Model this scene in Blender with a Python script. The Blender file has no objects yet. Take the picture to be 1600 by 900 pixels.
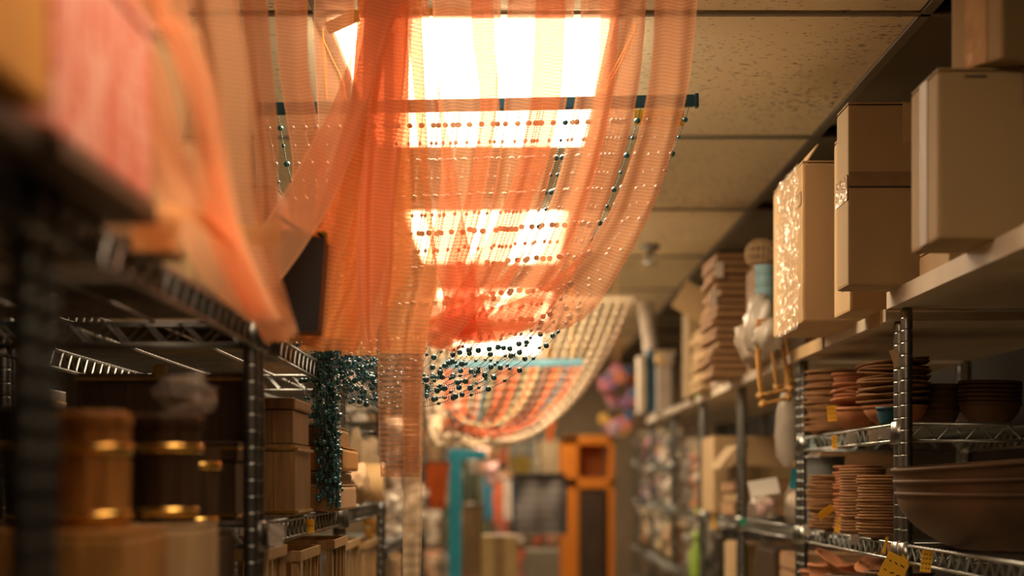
import bpy, bmesh, math, random
from mathutils import Vector, Matrix, noise as mnoise

# ------------------------------------------------------------------ camera, world, exposure
FPX = 2624.0          # focal length in pixels of the 1600 px wide frame
HC = 1.65             # camera height above the floor
CEIL = HC + 0.94      # ceiling height
VX, VY = 796.0, 751.0 # vanishing point of the aisle in the photograph
scene = bpy.context.scene
COL = scene.collection
cam_data = bpy.data.cameras.new('camera')
cam = bpy.data.objects.new('camera', cam_data)
COL.objects.link(cam)
cam.location = (0, 0, HC)
cam.rotation_euler = (math.pi / 2, 0, 0)
cam_data.sensor_width = 36.0
cam_data.lens = 36.0 * FPX / 1600.0
cam_data.shift_x = (800 - VX) / 1600.0
cam_data.shift_y = (VY - 450) / 1600.0
cam_data.clip_start = 0.05
cam_data.dof.use_dof = True
cam_data.dof.focus_distance = 3.42
cam_data.dof.aperture_fstop = 2.0
scene.camera = cam

world = bpy.data.worlds.new('world')
scene.world = world
world.use_nodes = True
world.node_tree.nodes['Background'].inputs[0].default_value = (1.0, 0.75, 0.5, 1)
world.node_tree.nodes['Background'].inputs[1].default_value = 0.02

PANEL_STRENGTH = 12.5             # the fluorescent ceiling panels light the whole aisle
PANEL_COLOR = (1.0, 0.73, 0.47)

vs = scene.view_settings
vs.view_transform = 'Standard'
vs.look = 'None'
vs.gamma = 1.0
vs.use_curve_mapping = False
vs.exposure = 0.5
scene.cycles.use_denoising = True
scene.cycles.transparent_max_bounces = 24
scene.cycles.max_bounces = 8
scene.cycles.diffuse_bounces = 5
scene.cycles.sample_clamp_indirect = 6.0

random.seed(7)
RND = random.Random(11)


def P(px, py, Y):
    """a point of the place that stands Y metres down the aisle and shows at px, py"""
    return Vector(((px - VX) * Y / FPX, Y, HC + (VY - py) * Y / FPX))


def sx(px, Y):
    return (px - VX) * Y / FPX


def sz(py, Y):
    return HC + (VY - py) * Y / FPX


# ------------------------------------------------------------------ materials
MATS = {}


def _new(name):
    m = bpy.data.materials.new(name)
    m.use_nodes = True
    nt = m.node_tree
    b = nt.nodes['Principled BSDF']
    return m, nt, b


def pm(name, col, rough=0.6, metal=0.0, var=0.18, scale=14.0, stretch=(1, 1, 1), bump=0.0, bscale=60.0,
       spec=0.4, coat=0.0, trans=0.0, detail=4.0):
    """procedural principled material: noise varies the colour, a second noise gives relief"""
    if name in MATS:
        return MATS[name]
    m, nt, b = _new(name)
    tc = nt.nodes.new('ShaderNodeTexCoord')
    mp = nt.nodes.new('ShaderNodeMapping')
    mp.inputs['Scale'].default_value = stretch
    nt.links.new(tc.outputs['Object'], mp.inputs['Vector'])
    nz = nt.nodes.new('ShaderNodeTexNoise')
    nz.inputs['Scale'].default_value = scale
    nz.inputs['Detail'].default_value = detail
    nt.links.new(mp.outputs[0], nz.inputs['Vector'])
    rp = nt.nodes.new('ShaderNodeValToRGB')
    rp.color_ramp.elements[0].position = 0.3
    rp.color_ramp.elements[1].position = 0.7
    c0 = [max(0, c * (1 - var)) for c in col]
    c1 = [min(1, c * (1 + var)) for c in col]
    rp.color_ramp.elements[0].color = (*c0, 1)
    rp.color_ramp.elements[1].color = (*c1, 1)
    nt.links.new(nz.outputs['Fac'], rp.inputs['Fac'])
    nt.links.new(rp.outputs['Color'], b.inputs['Base Color'])
    b.inputs['Roughness'].default_value = rough
    b.inputs['Metallic'].default_value = metal
    b.inputs['Specular IOR Level'].default_value = spec
    b.inputs['Coat Weight'].default_value = coat
    b.inputs['Coat Roughness'].default_value = 0.08
    if bump:
        n2 = nt.nodes.new('ShaderNodeTexNoise')
        n2.inputs['Scale'].default_value = bscale
        n2.inputs['Detail'].default_value = 3
        nt.links.new(mp.outputs[0], n2.inputs['Vector'])
        bp = nt.nodes.new('ShaderNodeBump')
        bp.inputs['Strength'].default_value = bump
        bp.inputs['Distance'].default_value = 0.004
        nt.links.new(n2.outputs['Fac'], bp.inputs['Height'])
        nt.links.new(bp.outputs[0], b.inputs['Normal'])
    MATS[name] = m
    return m


def sheer(name, col, tint, a0, a1, period=0.0065, trans=0.5):
    """ribbed see-through cloth: fine cross ribs change how much light passes"""
    m = bpy.data.materials.new(name)
    m.use_nodes = True
    nt = m.node_tree
    nt.nodes.clear()
    out = nt.nodes.new('ShaderNodeOutputMaterial')
    uv = nt.nodes.new('ShaderNodeUVMap')
    uv.uv_map = 'uv'
    wv = nt.nodes.new('ShaderNodeTexWave')
    wv.wave_type = 'BANDS'
    wv.bands_direction = 'Y'
    wv.inputs['Scale'].default_value = 0.314 / period
    wv.inputs['Distortion'].default_value = 0.6
    wv.inputs['Detail'].default_value = 1.0
    wv.inputs['Detail Scale'].default_value = 0.3
    nt.links.new(uv.outputs[0], wv.inputs['Vector'])
    mp = nt.nodes.new('ShaderNodeMapRange')
    mp.inputs['To Min'].default_value = a0
    mp.inputs['To Max'].default_value = a1
    nt.links.new(wv.outputs['Fac'], mp.inputs['Value'])
    # selvedges of a ribbon are woven denser
    sp = nt.nodes.new('ShaderNodeSeparateXYZ')
    nt.links.new(uv.outputs[0], sp.inputs[0])
    ab = nt.nodes.new('ShaderNodeMath'); ab.operation = 'ABSOLUTE'
    nt.links.new(sp.outputs['X'], ab.inputs[0])
    gt = nt.nodes.new('ShaderNodeMath'); gt.operation = 'GREATER_THAN'
    gt.inputs[1].default_value = 0.93
    nt.links.new(ab.outputs[0], gt.inputs[0])
    ml = nt.nodes.new('ShaderNodeMath'); ml.operation = 'MULTIPLY_ADD'
    ml.inputs[1].default_value = 0.22
    nt.links.new(gt.outputs[0], ml.inputs[0])
    nt.links.new(mp.outputs[0], ml.inputs[2])
    tr = nt.nodes.new('ShaderNodeBsdfTransparent')
    tr.inputs[0].default_value = (*tint, 1)
    df = nt.nodes.new('ShaderNodeBsdfDiffuse')
    df.inputs[0].default_value = (*col, 1)
    tl = nt.nodes.new('ShaderNodeBsdfTranslucent')
    tl.inputs[0].default_value = (*col, 1)
    m1 = nt.nodes.new('ShaderNodeMixShader')
    m1.inputs[0].default_value = trans
    nt.links.new(df.outputs[0], m1.inputs[1])
    nt.links.new(tl.outputs[0], m1.inputs[2])
    m2 = nt.nodes.new('ShaderNodeMixShader')
    nt.links.new(ml.outputs[0], m2.inputs[0])
    nt.links.new(tr.outputs[0], m2.inputs[1])
    nt.links.new(m1.outputs[0], m2.inputs[2])
    nt.links.new(m2.outputs[0], out.inputs[0])
    MATS[name] = m
    return m


def film(name, col, alpha, rough=0.15, tint=(0.95, 0.92, 0.88), bscale=45.0, bump=0.6):
    """thin crinkled plastic film"""
    m, nt, b = _new(name)
    out = nt.nodes['Material Output']
    b.inputs['Base Color'].default_value = (*col, 1)
    b.inputs['Roughness'].default_value = rough
    b.inputs['Specular IOR Level'].default_value = 0.7
    tc = nt.nodes.new('ShaderNodeTexCoord')
    vo = nt.nodes.new('ShaderNodeTexVoronoi')
    vo.inputs['Scale'].default_value = bscale
    nt.links.new(tc.outputs['Object'], vo.inputs['Vector'])
    bp = nt.nodes.new('ShaderNodeBump')
    bp.inputs['Strength'].default_value = bump
    bp.inputs['Distance'].default_value = 0.01
    nt.links.new(vo.outputs['Distance'], bp.inputs['Height'])
    nt.links.new(bp.outputs[0], b.inputs['Normal'])
    tr = nt.nodes.new('ShaderNodeBsdfTransparent')
    tr.inputs[0].default_value = (*tint, 1)
    mx = nt.nodes.new('ShaderNodeMixShader')
    mx.inputs[0].default_value = alpha
    nt.links.new(tr.outputs[0], mx.inputs[1])
    nt.links.new(b.outputs[0], mx.inputs[2])
    nt.links.new(mx.outputs[0], out.inputs[0])
    MATS[name] = m
    return m


def emis(name, col, s):
    m = bpy.data.materials.new(name)
    m.use_nodes = True
    nt = m.node_tree
    nt.nodes.clear()
    out = nt.nodes.new('ShaderNodeOutputMaterial')
    e = nt.nodes.new('ShaderNodeEmission')
    e.inputs[0].default_value = (*col, 1)
    e.inputs[1].default_value = s
    nt.links.new(e.outputs[0], out.inputs[0])
    MATS[name] = m
    return m


def tile_mat():
    m, nt, b = _new('acoustic tile')
    tc = nt.nodes.new('ShaderNodeTexCoord')
    geo = nt.nodes.new('ShaderNodeNewGeometry')
    mp = nt.nodes.new('ShaderNodeMapping')
    mp.inputs['Scale'].default_value = (60, 150, 60)
    nt.links.new(geo.outputs['Position'], mp.inputs['Vector'])
    n1 = nt.nodes.new('ShaderNodeTexNoise')
    n1.inputs['Scale'].default_value = 1.0
    n1.inputs['Detail'].default_value = 2
    nt.links.new(mp.outputs[0], n1.inputs['Vector'])
    n2 = nt.nodes.new('ShaderNodeTexNoise')
    n2.inputs['Scale'].default_value = 2.2
    nt.links.new(geo.outputs['Position'], n2.inputs['Vector'])
    ad = nt.nodes.new('ShaderNodeMath'); ad.operation = 'MULTIPLY_ADD'
    ad.inputs[1].default_value = 0.25
    nt.links.new(n2.outputs['Fac'], ad.inputs[0])
    nt.links.new(n1.outputs['Fac'], ad.inputs[2])
    rp = nt.nodes.new('ShaderNodeValToRGB')
    rp.color_ramp.elements[0].position = 0.43
    rp.color_ramp.elements[0].color = (0.10, 0.08, 0.06, 1)
    rp.color_ramp.elements[1].position = 0.48
    rp.color_ramp.elements[1].color = (0.94, 0.85, 0.63, 1)
    nt.links.new(ad.outputs[0], rp.inputs['Fac'])
    nt.links.new(rp.outputs[0], b.inputs['Base Color'])
    b.inputs['Roughness'].default_value = 0.95
    b.inputs['Specular IOR Level'].default_value = 0.1
    MATS['tile'] = m
    return m


M_TILE = tile_mat()
M_GRID = pm('ceiling grid metal', (0.22, 0.20, 0.155), 0.6, 0, 0.1)
M_PLENUM = pm('plenum dark', (0.02, 0.02, 0.02), 0.9)
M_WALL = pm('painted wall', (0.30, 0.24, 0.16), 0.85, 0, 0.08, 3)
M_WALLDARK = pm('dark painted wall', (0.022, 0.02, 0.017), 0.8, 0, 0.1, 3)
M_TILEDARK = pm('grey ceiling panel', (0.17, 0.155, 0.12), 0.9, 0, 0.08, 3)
M_FLOOR = pm('vinyl floor', (0.60, 0.50, 0.36), 0.45, 0, 0.15, 2)
M_PANEL = emis('light diffuser', PANEL_COLOR, PANEL_STRENGTH)
M_PANELWEAK = emis('dimmed light diffuser', PANEL_COLOR, PANEL_STRENGTH * 0.5)  # unseen panel added over the left boxes, turned down so near faces stay dark
M_WHITEMETAL = pm('white metal trim', (0.62, 0.55, 0.44), 0.5, 0, 0.05)
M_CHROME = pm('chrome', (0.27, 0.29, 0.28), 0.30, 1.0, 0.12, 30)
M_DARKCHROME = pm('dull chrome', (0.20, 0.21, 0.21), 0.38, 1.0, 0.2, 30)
M_BLACKP = pm('black plastic', (0.012, 0.012, 0.014), 0.45)
M_PANELSHELF = pm('grey shelf board', (0.42, 0.36, 0.26), 0.55, 0, 0.14, 9)
M_CARD = pm('cardboard', (0.31, 0.215, 0.10), 0.75, 0, 0.09, 6, (1, 1, 0.3), 0.12, 90)
M_CARD2 = pm('cardboard reddish', (0.33, 0.19, 0.09), 0.75, 0, 0.12, 6, (1, 1, 0.3), 0.12, 90)
M_CARD3 = pm('cardboard pale', (0.43, 0.30, 0.155), 0.75, 0, 0.1, 6, (1, 1, 0.3), 0.12, 90)
M_TAPE = pm('packing tape', (0.40, 0.27, 0.14), 0.16, 0, 0.12, 30, (1, 1, 1), 0.5, 60, spec=0.7, coat=0.6)
M_TAPE2 = pm('brown tape', (0.20, 0.125, 0.06), 0.5, 0, 0.12, 30, spec=0.3)
M_WRAP = film('clear wrap', (0.5, 0.42, 0.32), 0.34, 0.07, (1, 0.95, 0.88), 38, 1.0)
M_POUCH = film('thin pouch film', (0.6, 0.56, 0.5), 0.14, 0.2, (0.95, 0.92, 0.88), 22, 0.8)
M_BAG = film('clear bag', (0.6, 0.56, 0.5), 0.26, 0.2, (0.95, 0.92, 0.88), 22, 0.8)
M_BAGWHITE = film('milky bag', (0.46, 0.41, 0.34), 0.66, 0.35, (0.95, 0.92, 0.88), 12, 0.5)
M_BRASS = pm('brass', (0.75, 0.50, 0.14), 0.26, 1.0, 0.25, 25)
M_WOOD = pm('honey wood', (0.38, 0.18, 0.045), 0.5, 0, 0.4, 10, (9, 9, 0.9), 0.15, 30)
M_WOOD2 = pm('brown wood', (0.165, 0.082, 0.022), 0.5, 0, 0.4, 9, (9, 9, 0.9), 0.15, 30)
M_WOODDARK = pm('dark stained wood', (0.045, 0.026, 0.014), 0.45, 0, 0.4, 9, (6, 6, 0.8), 0.15, 30)
M_WOODPALE = pm('pale pine', (0.30, 0.185, 0.075), 0.6, 0, 0.25, 8, (8, 8, 1), 0.1, 30)
M_TERRA = pm('terracotta', (0.36, 0.145, 0.06), 0.8, 0, 0.22, 18, (1, 1, 1), 0.15, 120)
M_TERRADARK = pm('brown clay', (0.085, 0.042, 0.016), 0.7, 0, 0.3, 10, (1, 1, 1), 0.15, 120)
M_TERRAPALE = pm('weathered clay', (0.24, 0.125, 0.052), 0.85, 0, 0.25, 20, (1, 1, 1), 0.2, 120)
M_TEAL = pm('teal paper', (0.004, 0.05, 0.07), 0.6)
M_YELLOW = pm('yellow tag', (0.92, 0.52, 0.035), 0.6, 0, 0.08)
M_INK = pm('ink', (0.03, 0.02, 0.015), 0.7)
M_REDINK = pm('red ink', (0.45, 0.05, 0.02), 0.7)
M_SLEEVE = film('tag sleeve', (0.5, 0.47, 0.42), 0.5, 0.15, (0.95, 0.95, 0.95), 80, 0.4)
M_CORD = pm('yellow cord', (0.85, 0.45, 0.10), 0.6)
M_BAR = pm('navy header bar', (0.012, 0.075, 0.12), 0.35)
M_BEAD = pm('peacock bead', (0.03, 0.20, 0.28), 0.12, 0.45, 0.5, 90, spec=0.8, coat=1.0)
M_SEED = pm('seed bead', (0.06, 0.22, 0.29), 0.16, 0.4, 0.5, 120, spec=0.8, coat=0.8)
M_CREAM = pm('cream bead', (0.72, 0.60, 0.42), 0.45, 0, 0.12)
M_SHEER = sheer('peach ribbon', (1.0, 0.58, 0.33), (1.0, 0.66, 0.58), 0.42, 0.62)
M_SHEERD = sheer('peach ribbon dense', (0.92, 0.51, 0.22), (1.0, 0.66, 0.5), 0.52, 0.80, 0.0075)
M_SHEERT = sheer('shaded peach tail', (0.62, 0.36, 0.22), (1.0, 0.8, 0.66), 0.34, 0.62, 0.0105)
M_SHEERC = sheer('beige ribbon', (0.72, 0.55, 0.38), (1.0, 0.88, 0.74), 0.50, 0.66, 0.02)
M_BAMBOO = pm('bamboo', (0.42, 0.22, 0.06), 0.4, 0, 0.3, 30)
M_GREYPOT = pm('grey glaze', (0.10, 0.105, 0.10), 0.3, 0, 0.2)


def flat(rgb, rough=0.6, var=0.12):
    key = 'colour %02d%02d%02d %d' % (int(rgb[0] * 99), int(rgb[1] * 99), int(rgb[2] * 99), int(rough * 10))
    return pm(key, rgb, rough, 0, var, 12)


# ------------------------------------------------------------------ mesh helpers
class MB:
    def __init__(s):
        s.v = []; s.f = []; s.uv = None

    def add(s, vv, ff):
        o = len(s.v)
        s.v.extend([tuple(p) for p in vv])
        s.f.extend([tuple(i + o for i in q) for q in ff])
        return s

    def box(s, c, d, rz=0.0, rot=None):
        hx, hy, hz = d[0] / 2, d[1] / 2, d[2] / 2
        pts = [Vector((x, y, z)) for z in (-hz, hz) for (x, y) in ((-hx, -hy), (hx, -hy), (hx, hy), (-hx, hy))]
        R = rot if rot is not None else Matrix.Rotation(rz, 3, 'Z')
        c = Vector(c)
        return s.add([R @ p + c for p in pts],
                     [(3, 2, 1, 0), (4, 5, 6, 7), (0, 1, 5, 4), (1, 2, 6, 5), (2, 3, 7, 6), (3, 0, 4, 7)])

    def tube(s, pts, r, n=6, caps=True, closed=False):
        pts = [Vector(p) for p in pts]
        m = len(pts)
        rr = r if hasattr(r, '__len__') else [r] * m
        vv, ff = [], []
        prev = None
        for i, p in enumerate(pts):
            if closed:
                t = pts[(i + 1) % m] - pts[i - 1]
            else:
                t = pts[min(i + 1, m - 1)] - pts[max(i - 1, 0)]
            if t.length < 1e-9:
                t = Vector((0, 0, 1))
            t.normalize()
            if prev is None:
                a = Vector((0, 0, 1)) if abs(t.z) < 0.9 else Vector((1, 0, 0))
                u = t.cross(a).normalized()
            else:
                u = (prev - t * prev.dot(t))
                u = u.normalized() if u.length > 1e-6 else t.orthogonal().normalized()
            prev = u
            w = t.cross(u)
            for k in range(n):
                a = 2 * math.pi * k / n
                vv.append(p + (u * math.cos(a) + w * math.sin(a)) * rr[i])
        last = m if closed else m - 1
        for i in range(last):
            for k in range(n):
                a, b = i * n + k, i * n + (k + 1) % n
                c, d = ((i + 1) % m) * n + (k + 1) % n, ((i + 1) % m) * n + k
                ff.append((a, b, c, d))
        if caps and not closed:
            ff.append(tuple(reversed(range(n))))
            ff.append(tuple((m - 1) * n + k for k in range(n)))
        return s.add(vv, ff)

    def lathe(s, prof, c=(0, 0, 0), n=24, wob=0.0, seed=0, axis='Z'):
        """prof: (radius, height) pairs; radius 0 at an end closes it"""
        rn = random.Random(seed)
        ph = rn.random() * 6
        vv, ff = [], []
        rings = []
        for (r, z) in prof:
            if r <= 1e-6:
                rings.append([len(vv)])
                vv.append((0, 0, z))
            else:
                ring = []
                for k in range(n):
                    a = 2 * math.pi * k / n
                    q = r * (1 + wob * math.sin(3 * a + ph) + wob * 0.6 * math.sin(5 * a + 2 * ph))
                    ring.append(len(vv))
                    vv.append((q * math.cos(a), q * math.sin(a), z + wob * r * math.sin(2 * a + ph)))
                rings.append(ring)
        for a, b in zip(rings[:-1], rings[1:]):
            if len(a) == 1 and len(b) == 1:
                continue
            for k in range(n):
                k2 = (k + 1) % n
                if len(a) == 1:
                    ff.append((a[0], b[k], b[k2]) if False else (a[0], b[k2], b[k]))
                elif len(b) == 1:
                    ff.append((a[k], a[k2], b[0]))
                else:
                    ff.append((a[k], a[k2], b[k2], b[k]))
        if axis == 'X':
            vv = [(z, x, y) for (x, y, z) in vv]
        elif axis == 'Y':
            vv = [(y, z, x) for (x, y, z) in vv]
        cx, cy, cz = c
        return s.add([(x + cx, y + cy, z + cz) for (x, y, z) in vv], ff)

    def blob(s, c, d, sub=2, amp=0.15, freq=3.0, seed=0):
        """a lumpy ball: soft goods, crumpled bags"""
        vv, ff = ICO(sub)
        off = Vector((seed * 3.17, seed * 1.31, seed * 2.13))
        out = []
        for p in vv:
            q = Vector(p)
            k = 1 + amp * mnoise.noise(q * freq + off)
            out.append((c[0] + q.x * d[0] / 2 * k, c[1] + q.y * d[1] / 2 * k, c[2] + q.z * d[2] / 2 * k))
        return s.add(out, ff)

    def mesh(s, name, mat, smooth=False, bevel=0.0, off=(0, 0, 0), seg=2):
        me = bpy.data.meshes.new(name)
        ox, oy, oz = off
        me.from_pydata([(x - ox, y - oy, z - oz) for (x, y, z) in s.v], [], s.f)
        if bevel:
            bm = bmesh.new()
            bm.from_mesh(me)
            bmesh.ops.bevel(bm, geom=list(bm.edges), offset=bevel, segments=seg, affect='EDGES', profile=0.6,
                            clamp_overlap=True)
            bm.to_mesh(me)
            bm.free()
        if smooth:
            me.polygons.foreach_set('use_smooth', [True] * len(me.polygons))
        if mat is not None:
            me.materials.append(mat)
        me.update()
        return me

    def obj(s, name, mat, parent=None, smooth=False, bevel=0.0, off=(0, 0, 0), loc=(0, 0, 0), seg=2):
        return link(name, s.mesh(name, mat, smooth, bevel, off, seg), parent, loc)


_ico = {}


def ICO(sub):
    if sub not in _ico:
        bm = bmesh.new()
        bmesh.ops.create_icosphere(bm, subdivisions=sub, radius=1.0)
        _ico[sub] = ([tuple(v.co) for v in bm.verts], [tuple(v.index for v in fc.verts) for fc in bm.faces])
        bm.free()
    return _ico[sub]


def link(name, me, parent=None, loc=(0, 0, 0)):
    o = bpy.data.objects.new(name, me)
    COL.objects.link(o)
    o.location = loc
    if parent is not None:
        o.parent = parent
    return o


def tag(o, label=None, cat=None, group=None, kind=None):
    if label: o['label'] = label
    if cat: o['category'] = cat
    if group: o['group'] = group
    if kind: o['kind'] = kind
    return o


ORDW = ['topmost', 'second', 'third', 'fourth', 'fifth', 'sixth', 'seventh', 'eighth', 'ninth', 'tenth', 'eleventh', 'twelfth', 'thirteenth', 'fourteenth', 'fifteenth',
        'sixteenth', 'seventeenth', 'eighteenth', 'nineteenth', 'twentieth', 'twenty-first', 'twenty-second', 'twenty-third', 'twenty-fourth']


def nth(k, n):
    """where the k-th piece from below stands in a stack of n"""
    q = n - 1 - k
    return 'topmost' if q == 0 else ('lowest' if k == 0 else ORDW[q] + ' from top')


def thing(name, label, cat, loc=(0, 0, 0), group=None, rz=0.0):
    o = bpy.data.objects.new(name, None)
    o.empty_display_size = 0.03
    COL.objects.link(o)
    o.location = loc
    o.rotation_euler = (0, 0, rz)
    return tag(o, label, cat, group)


def dup(root, loc, rot=(0, 0, 0), label=None, group=None, scale=None):
    r = root.copy(); COL.objects.link(r)
    r.location = loc; r.rotation_euler = rot
    if scale: r.scale = scale
    if label: r['label'] = label
    if group: r['group'] = group
    for ch in list(root.children):
        c = ch.copy(); COL.objects.link(c); c.parent = r
        for g in list(ch.children):
            d = g.copy(); COL.objects.link(d); d.parent = c
    return r


def cr(pts, n):
    """Catmull-Rom through tuples, n steps per span"""
    out = []
    m = len(pts)
    for i in range(m - 1):
        p0 = pts[max(i - 1, 0)]; p1 = pts[i]; p2 = pts[i + 1]; p3 = pts[min(i + 2, m - 1)]
        for k in range(n):
            t = k / n
            out.append(tuple(0.5 * (2 * b + (c - a) * t + (2 * a - 5 * b + 4 * c - d) * t * t + (3 * b - a - 3 * c + d) * t ** 3)
                             for a, b, c, d in zip(p0, p1, p2, p3)))
    out.append(tuple(pts[-1]))
    return out


# ------------------------------------------------------------------ the room
XL, XR, YB, YF = -3.3, 1.62, -2.6, 13.2
T = 0.1


def struct(name, c, d, mat):
    o = MB().box((0, 0, 0), d).obj(name, mat, loc=c)
    o['kind'] = 'structure'
    return o


floor = struct('floor', ((XL + XR) / 2, (YB + YF) / 2, -T / 2), (XR - XL, YF - YB, T), M_FLOOR)
ceiling = struct('ceiling', ((XL + XR) / 2, (YB + YF) / 2, CEIL + 0.14 + T / 2), (XR - XL, YF - YB, T), M_PLENUM)
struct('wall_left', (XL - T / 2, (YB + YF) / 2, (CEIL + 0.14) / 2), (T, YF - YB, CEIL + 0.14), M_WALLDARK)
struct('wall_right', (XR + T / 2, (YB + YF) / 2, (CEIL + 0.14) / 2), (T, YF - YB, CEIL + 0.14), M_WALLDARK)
struct('wall_back', ((XL + XR) / 2, YF + T / 2, (CEIL + 0.14) / 2), (XR - XL, T, CEIL + 0.14), M_WALL)
struct('wall_front', ((XL + XR) / 2, YB - T / 2, (CEIL + 0.14) / 2), (XR - XL, T, CEIL + 0.14), M_WALL)

# suspended ceiling: tiles 0.61 x 1.22 in a metal grid
TW, TD = 0.61, 1.22
X0, Y0 = 0.8375, 3.383
cols = range(-7, 2)
rows = range(-5, 9)
C0 = ceiling.location
LIGHT_COL = -2
LIGHT_ROWS = (-2, 0, 2, 4, 6)
tile_full = MB().box((0, 0, 0), (TW - 0.020, TD - 0.022, 0.018)).mesh('ceiling_tile', M_TILE, bevel=0.003, seg=1)
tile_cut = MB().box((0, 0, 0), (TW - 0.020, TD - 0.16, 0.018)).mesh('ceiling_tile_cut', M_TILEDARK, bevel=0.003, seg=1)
for i in cols:
    for j in rows:
        xa, ya = X0 + i * TW, Y0 + j * TD
        if i == LIGHT_COL and j in LIGHT_ROWS:
            continue
        if xa + TW > XR + 0.3 or xa < XL - 0.3:
            continue
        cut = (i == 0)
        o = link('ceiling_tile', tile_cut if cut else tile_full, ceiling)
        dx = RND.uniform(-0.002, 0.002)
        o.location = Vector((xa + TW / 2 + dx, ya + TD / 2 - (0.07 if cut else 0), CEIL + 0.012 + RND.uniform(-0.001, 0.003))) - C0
        o.rotation_euler = (RND.uniform(-.002, .002), RND.uniform(-.004, .004), 0)
gbx = MB()
for i in list(cols) + [2]:
    x = X0 + i * TW
    if XL < x < XR:
        gbx.box((x, (YB + YF) / 2, CEIL), (0.022, YF - YB, 0.006))
        gbx.box((x, (YB + YF) / 2, CEIL + 0.02), (0.004, YF - YB, 0.035))
gr = gbx.obj('grid_runner', M_GRID, ceiling, off=C0)
gby = MB()
for j in list(rows) + [9]:
    y = Y0 + j * TD
    if YB < y < YF:
        gby.box(((XL + XR) / 2, y, CEIL - 0.0005), (XR - XL, 0.016, 0.005))
gby.obj('grid_cross_tee', M_GRID, ceiling, off=C0)


def ceiling_light(i, j, label):
    x, y = X0 + i * TW + TW / 2, Y0 + j * TD + TD / 2
    t = thing('ceiling_light', label, 'light', (x, y, CEIL), 'flush ceiling light panels')
    MB().box((0, 0, -0.012), (TW - 0.05, TD - 0.05, 0.038)).obj('diffuser', M_PANELWEAK if j < 0 else M_PANEL, t, bevel=0.01)
    fr = MB()
    for s in (-1, 1):
        fr.box((s * (TW / 2 - 0.016), 0, 0.004), (0.012, TD - 0.02, 0.014))
        fr.box((0, s * (TD / 2 - 0.016), 0.004), (TW - 0.045, 0.012, 0.014))
    fr.obj('frame', M_WHITEMETAL, t)
    MB().box((0, 0, 0.05), (TW - 0.04, TD - 0.04, 0.07)).obj('housing', M_WHITEMETAL, t)
    return t


ORD = {-2: 'flush ceiling light panel above the pink box', 0: 'nearest bright ceiling light panel behind the navy bead curtain rail',
       2: 'second bright ceiling light panel along the aisle seen through the peach ribbons',
       4: 'third bright ceiling light panel glowing behind the cream bead curtain',
       6: 'farthest bright ceiling light panel above the orange cabinet'}
for j in LIGHT_ROWS:
    ceiling_light(LIGHT_COL, j, ORD[j])

# ------------------------------------------------------------------ wire shelving
_post = {}


def post_mesh(h, mat):
    key = (round(h, 3), mat.name)
    if key not in _post:
        r = 0.0125
        pr = [(0, 0.0), (0.016, 0.0), (0.016, 0.012), (0.006, 0.014), (0.006, 0.03), (r, 0.03)]
        z = 0.05
        while z < h - 0.02:
            pr += [(r, z - 0.0006), (r, z), (r - 0.0009, z + 0.001), (r - 0.0009, z + 0.003), (r, z + 0.004), (r, z + 0.0046)]
            z += 0.0254
        pr += [(r, h - 0.008), (r - 0.002, h), (0, h)]
        _post[key] = MB().lathe(pr, n=12).mesh('post', mat, smooth=False)
        _post[key].polygons.foreach_set('use_smooth', [True] * len(_post[key].polygons))
    return _post[key]


_shelf = {}


def shelf_meshes(L, D, mat):
    """rails, truss and deck wires of one wire shelf; origin at the front left corner, x into the shelf, y along"""
    key = (round(L, 3), round(D, 3), mat.name)
    if key in _shelf:
        return _shelf[key]
    a = MB()
    th = 0.034
    for z in (0, -th):
        a.tube([(0, 0.012, z), (0, L - 0.012, z)], 0.0036, 6)
        a.tube([(D, 0.012, z), (D, L - 0.012, z)], 0.0036, 6)
        a.tube([(0.012, 0, z), (D - 0.012, 0, z)], 0.0036, 6)
        a.tube([(0.012, L, z), (D - 0.012, L, z)], 0.0036, 6)
    for (x, y) in ((0, 0), (D, 0), (0, L), (D, L)):
        a.lathe([(0.0128, 0.006), (0.017, 0.004), (0.0205, -0.04), (0.0128, -0.042)], (x, y, 0), 12)
    rails = a.mesh('rails', mat, smooth=True)
    b = MB()

    def zig(p, q):
        p, q = Vector(p), Vector(q)
        n = max(2, int((q - p).length / 0.030))
        n += n % 2
        pts = []
        for k in range(n + 1):
            c = p.lerp(q, k / n)
            pts.append((c.x, c.y, c.z - (0.001 if k % 2 else th - 0.001)))
        b.tube(pts, 0.0030, 5)
    zig((0, 0.02, 0), (0, L - 0.02, 0)); zig((D, 0.02, 0), (D, L - 0.02, 0))
    zig((0.02, 0, 0), (D - 0.02, 0, 0)); zig((0.02, L, 0), (D - 0.02, L, 0))
    truss = b.mesh('truss', mat, smooth=False)
    c = MB()
    n = int(L / 0.028)
    for k in range(1, n):
        y = L * k / n
        c.tube([(-0.003, y, 0.004), (D + 0.003, y, 0.004)], 0.0017, 4)
    for k in (1, 2):
        c.tube([(D * k / 3, 0, 0.0005), (D * k / 3, L, 0.0005)], 0.003, 5)
    deck = c.mesh('deck', mat, smooth=False)
    _shelf[key] = (rails, truss, deck)
    return _shelf[key]


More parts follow.
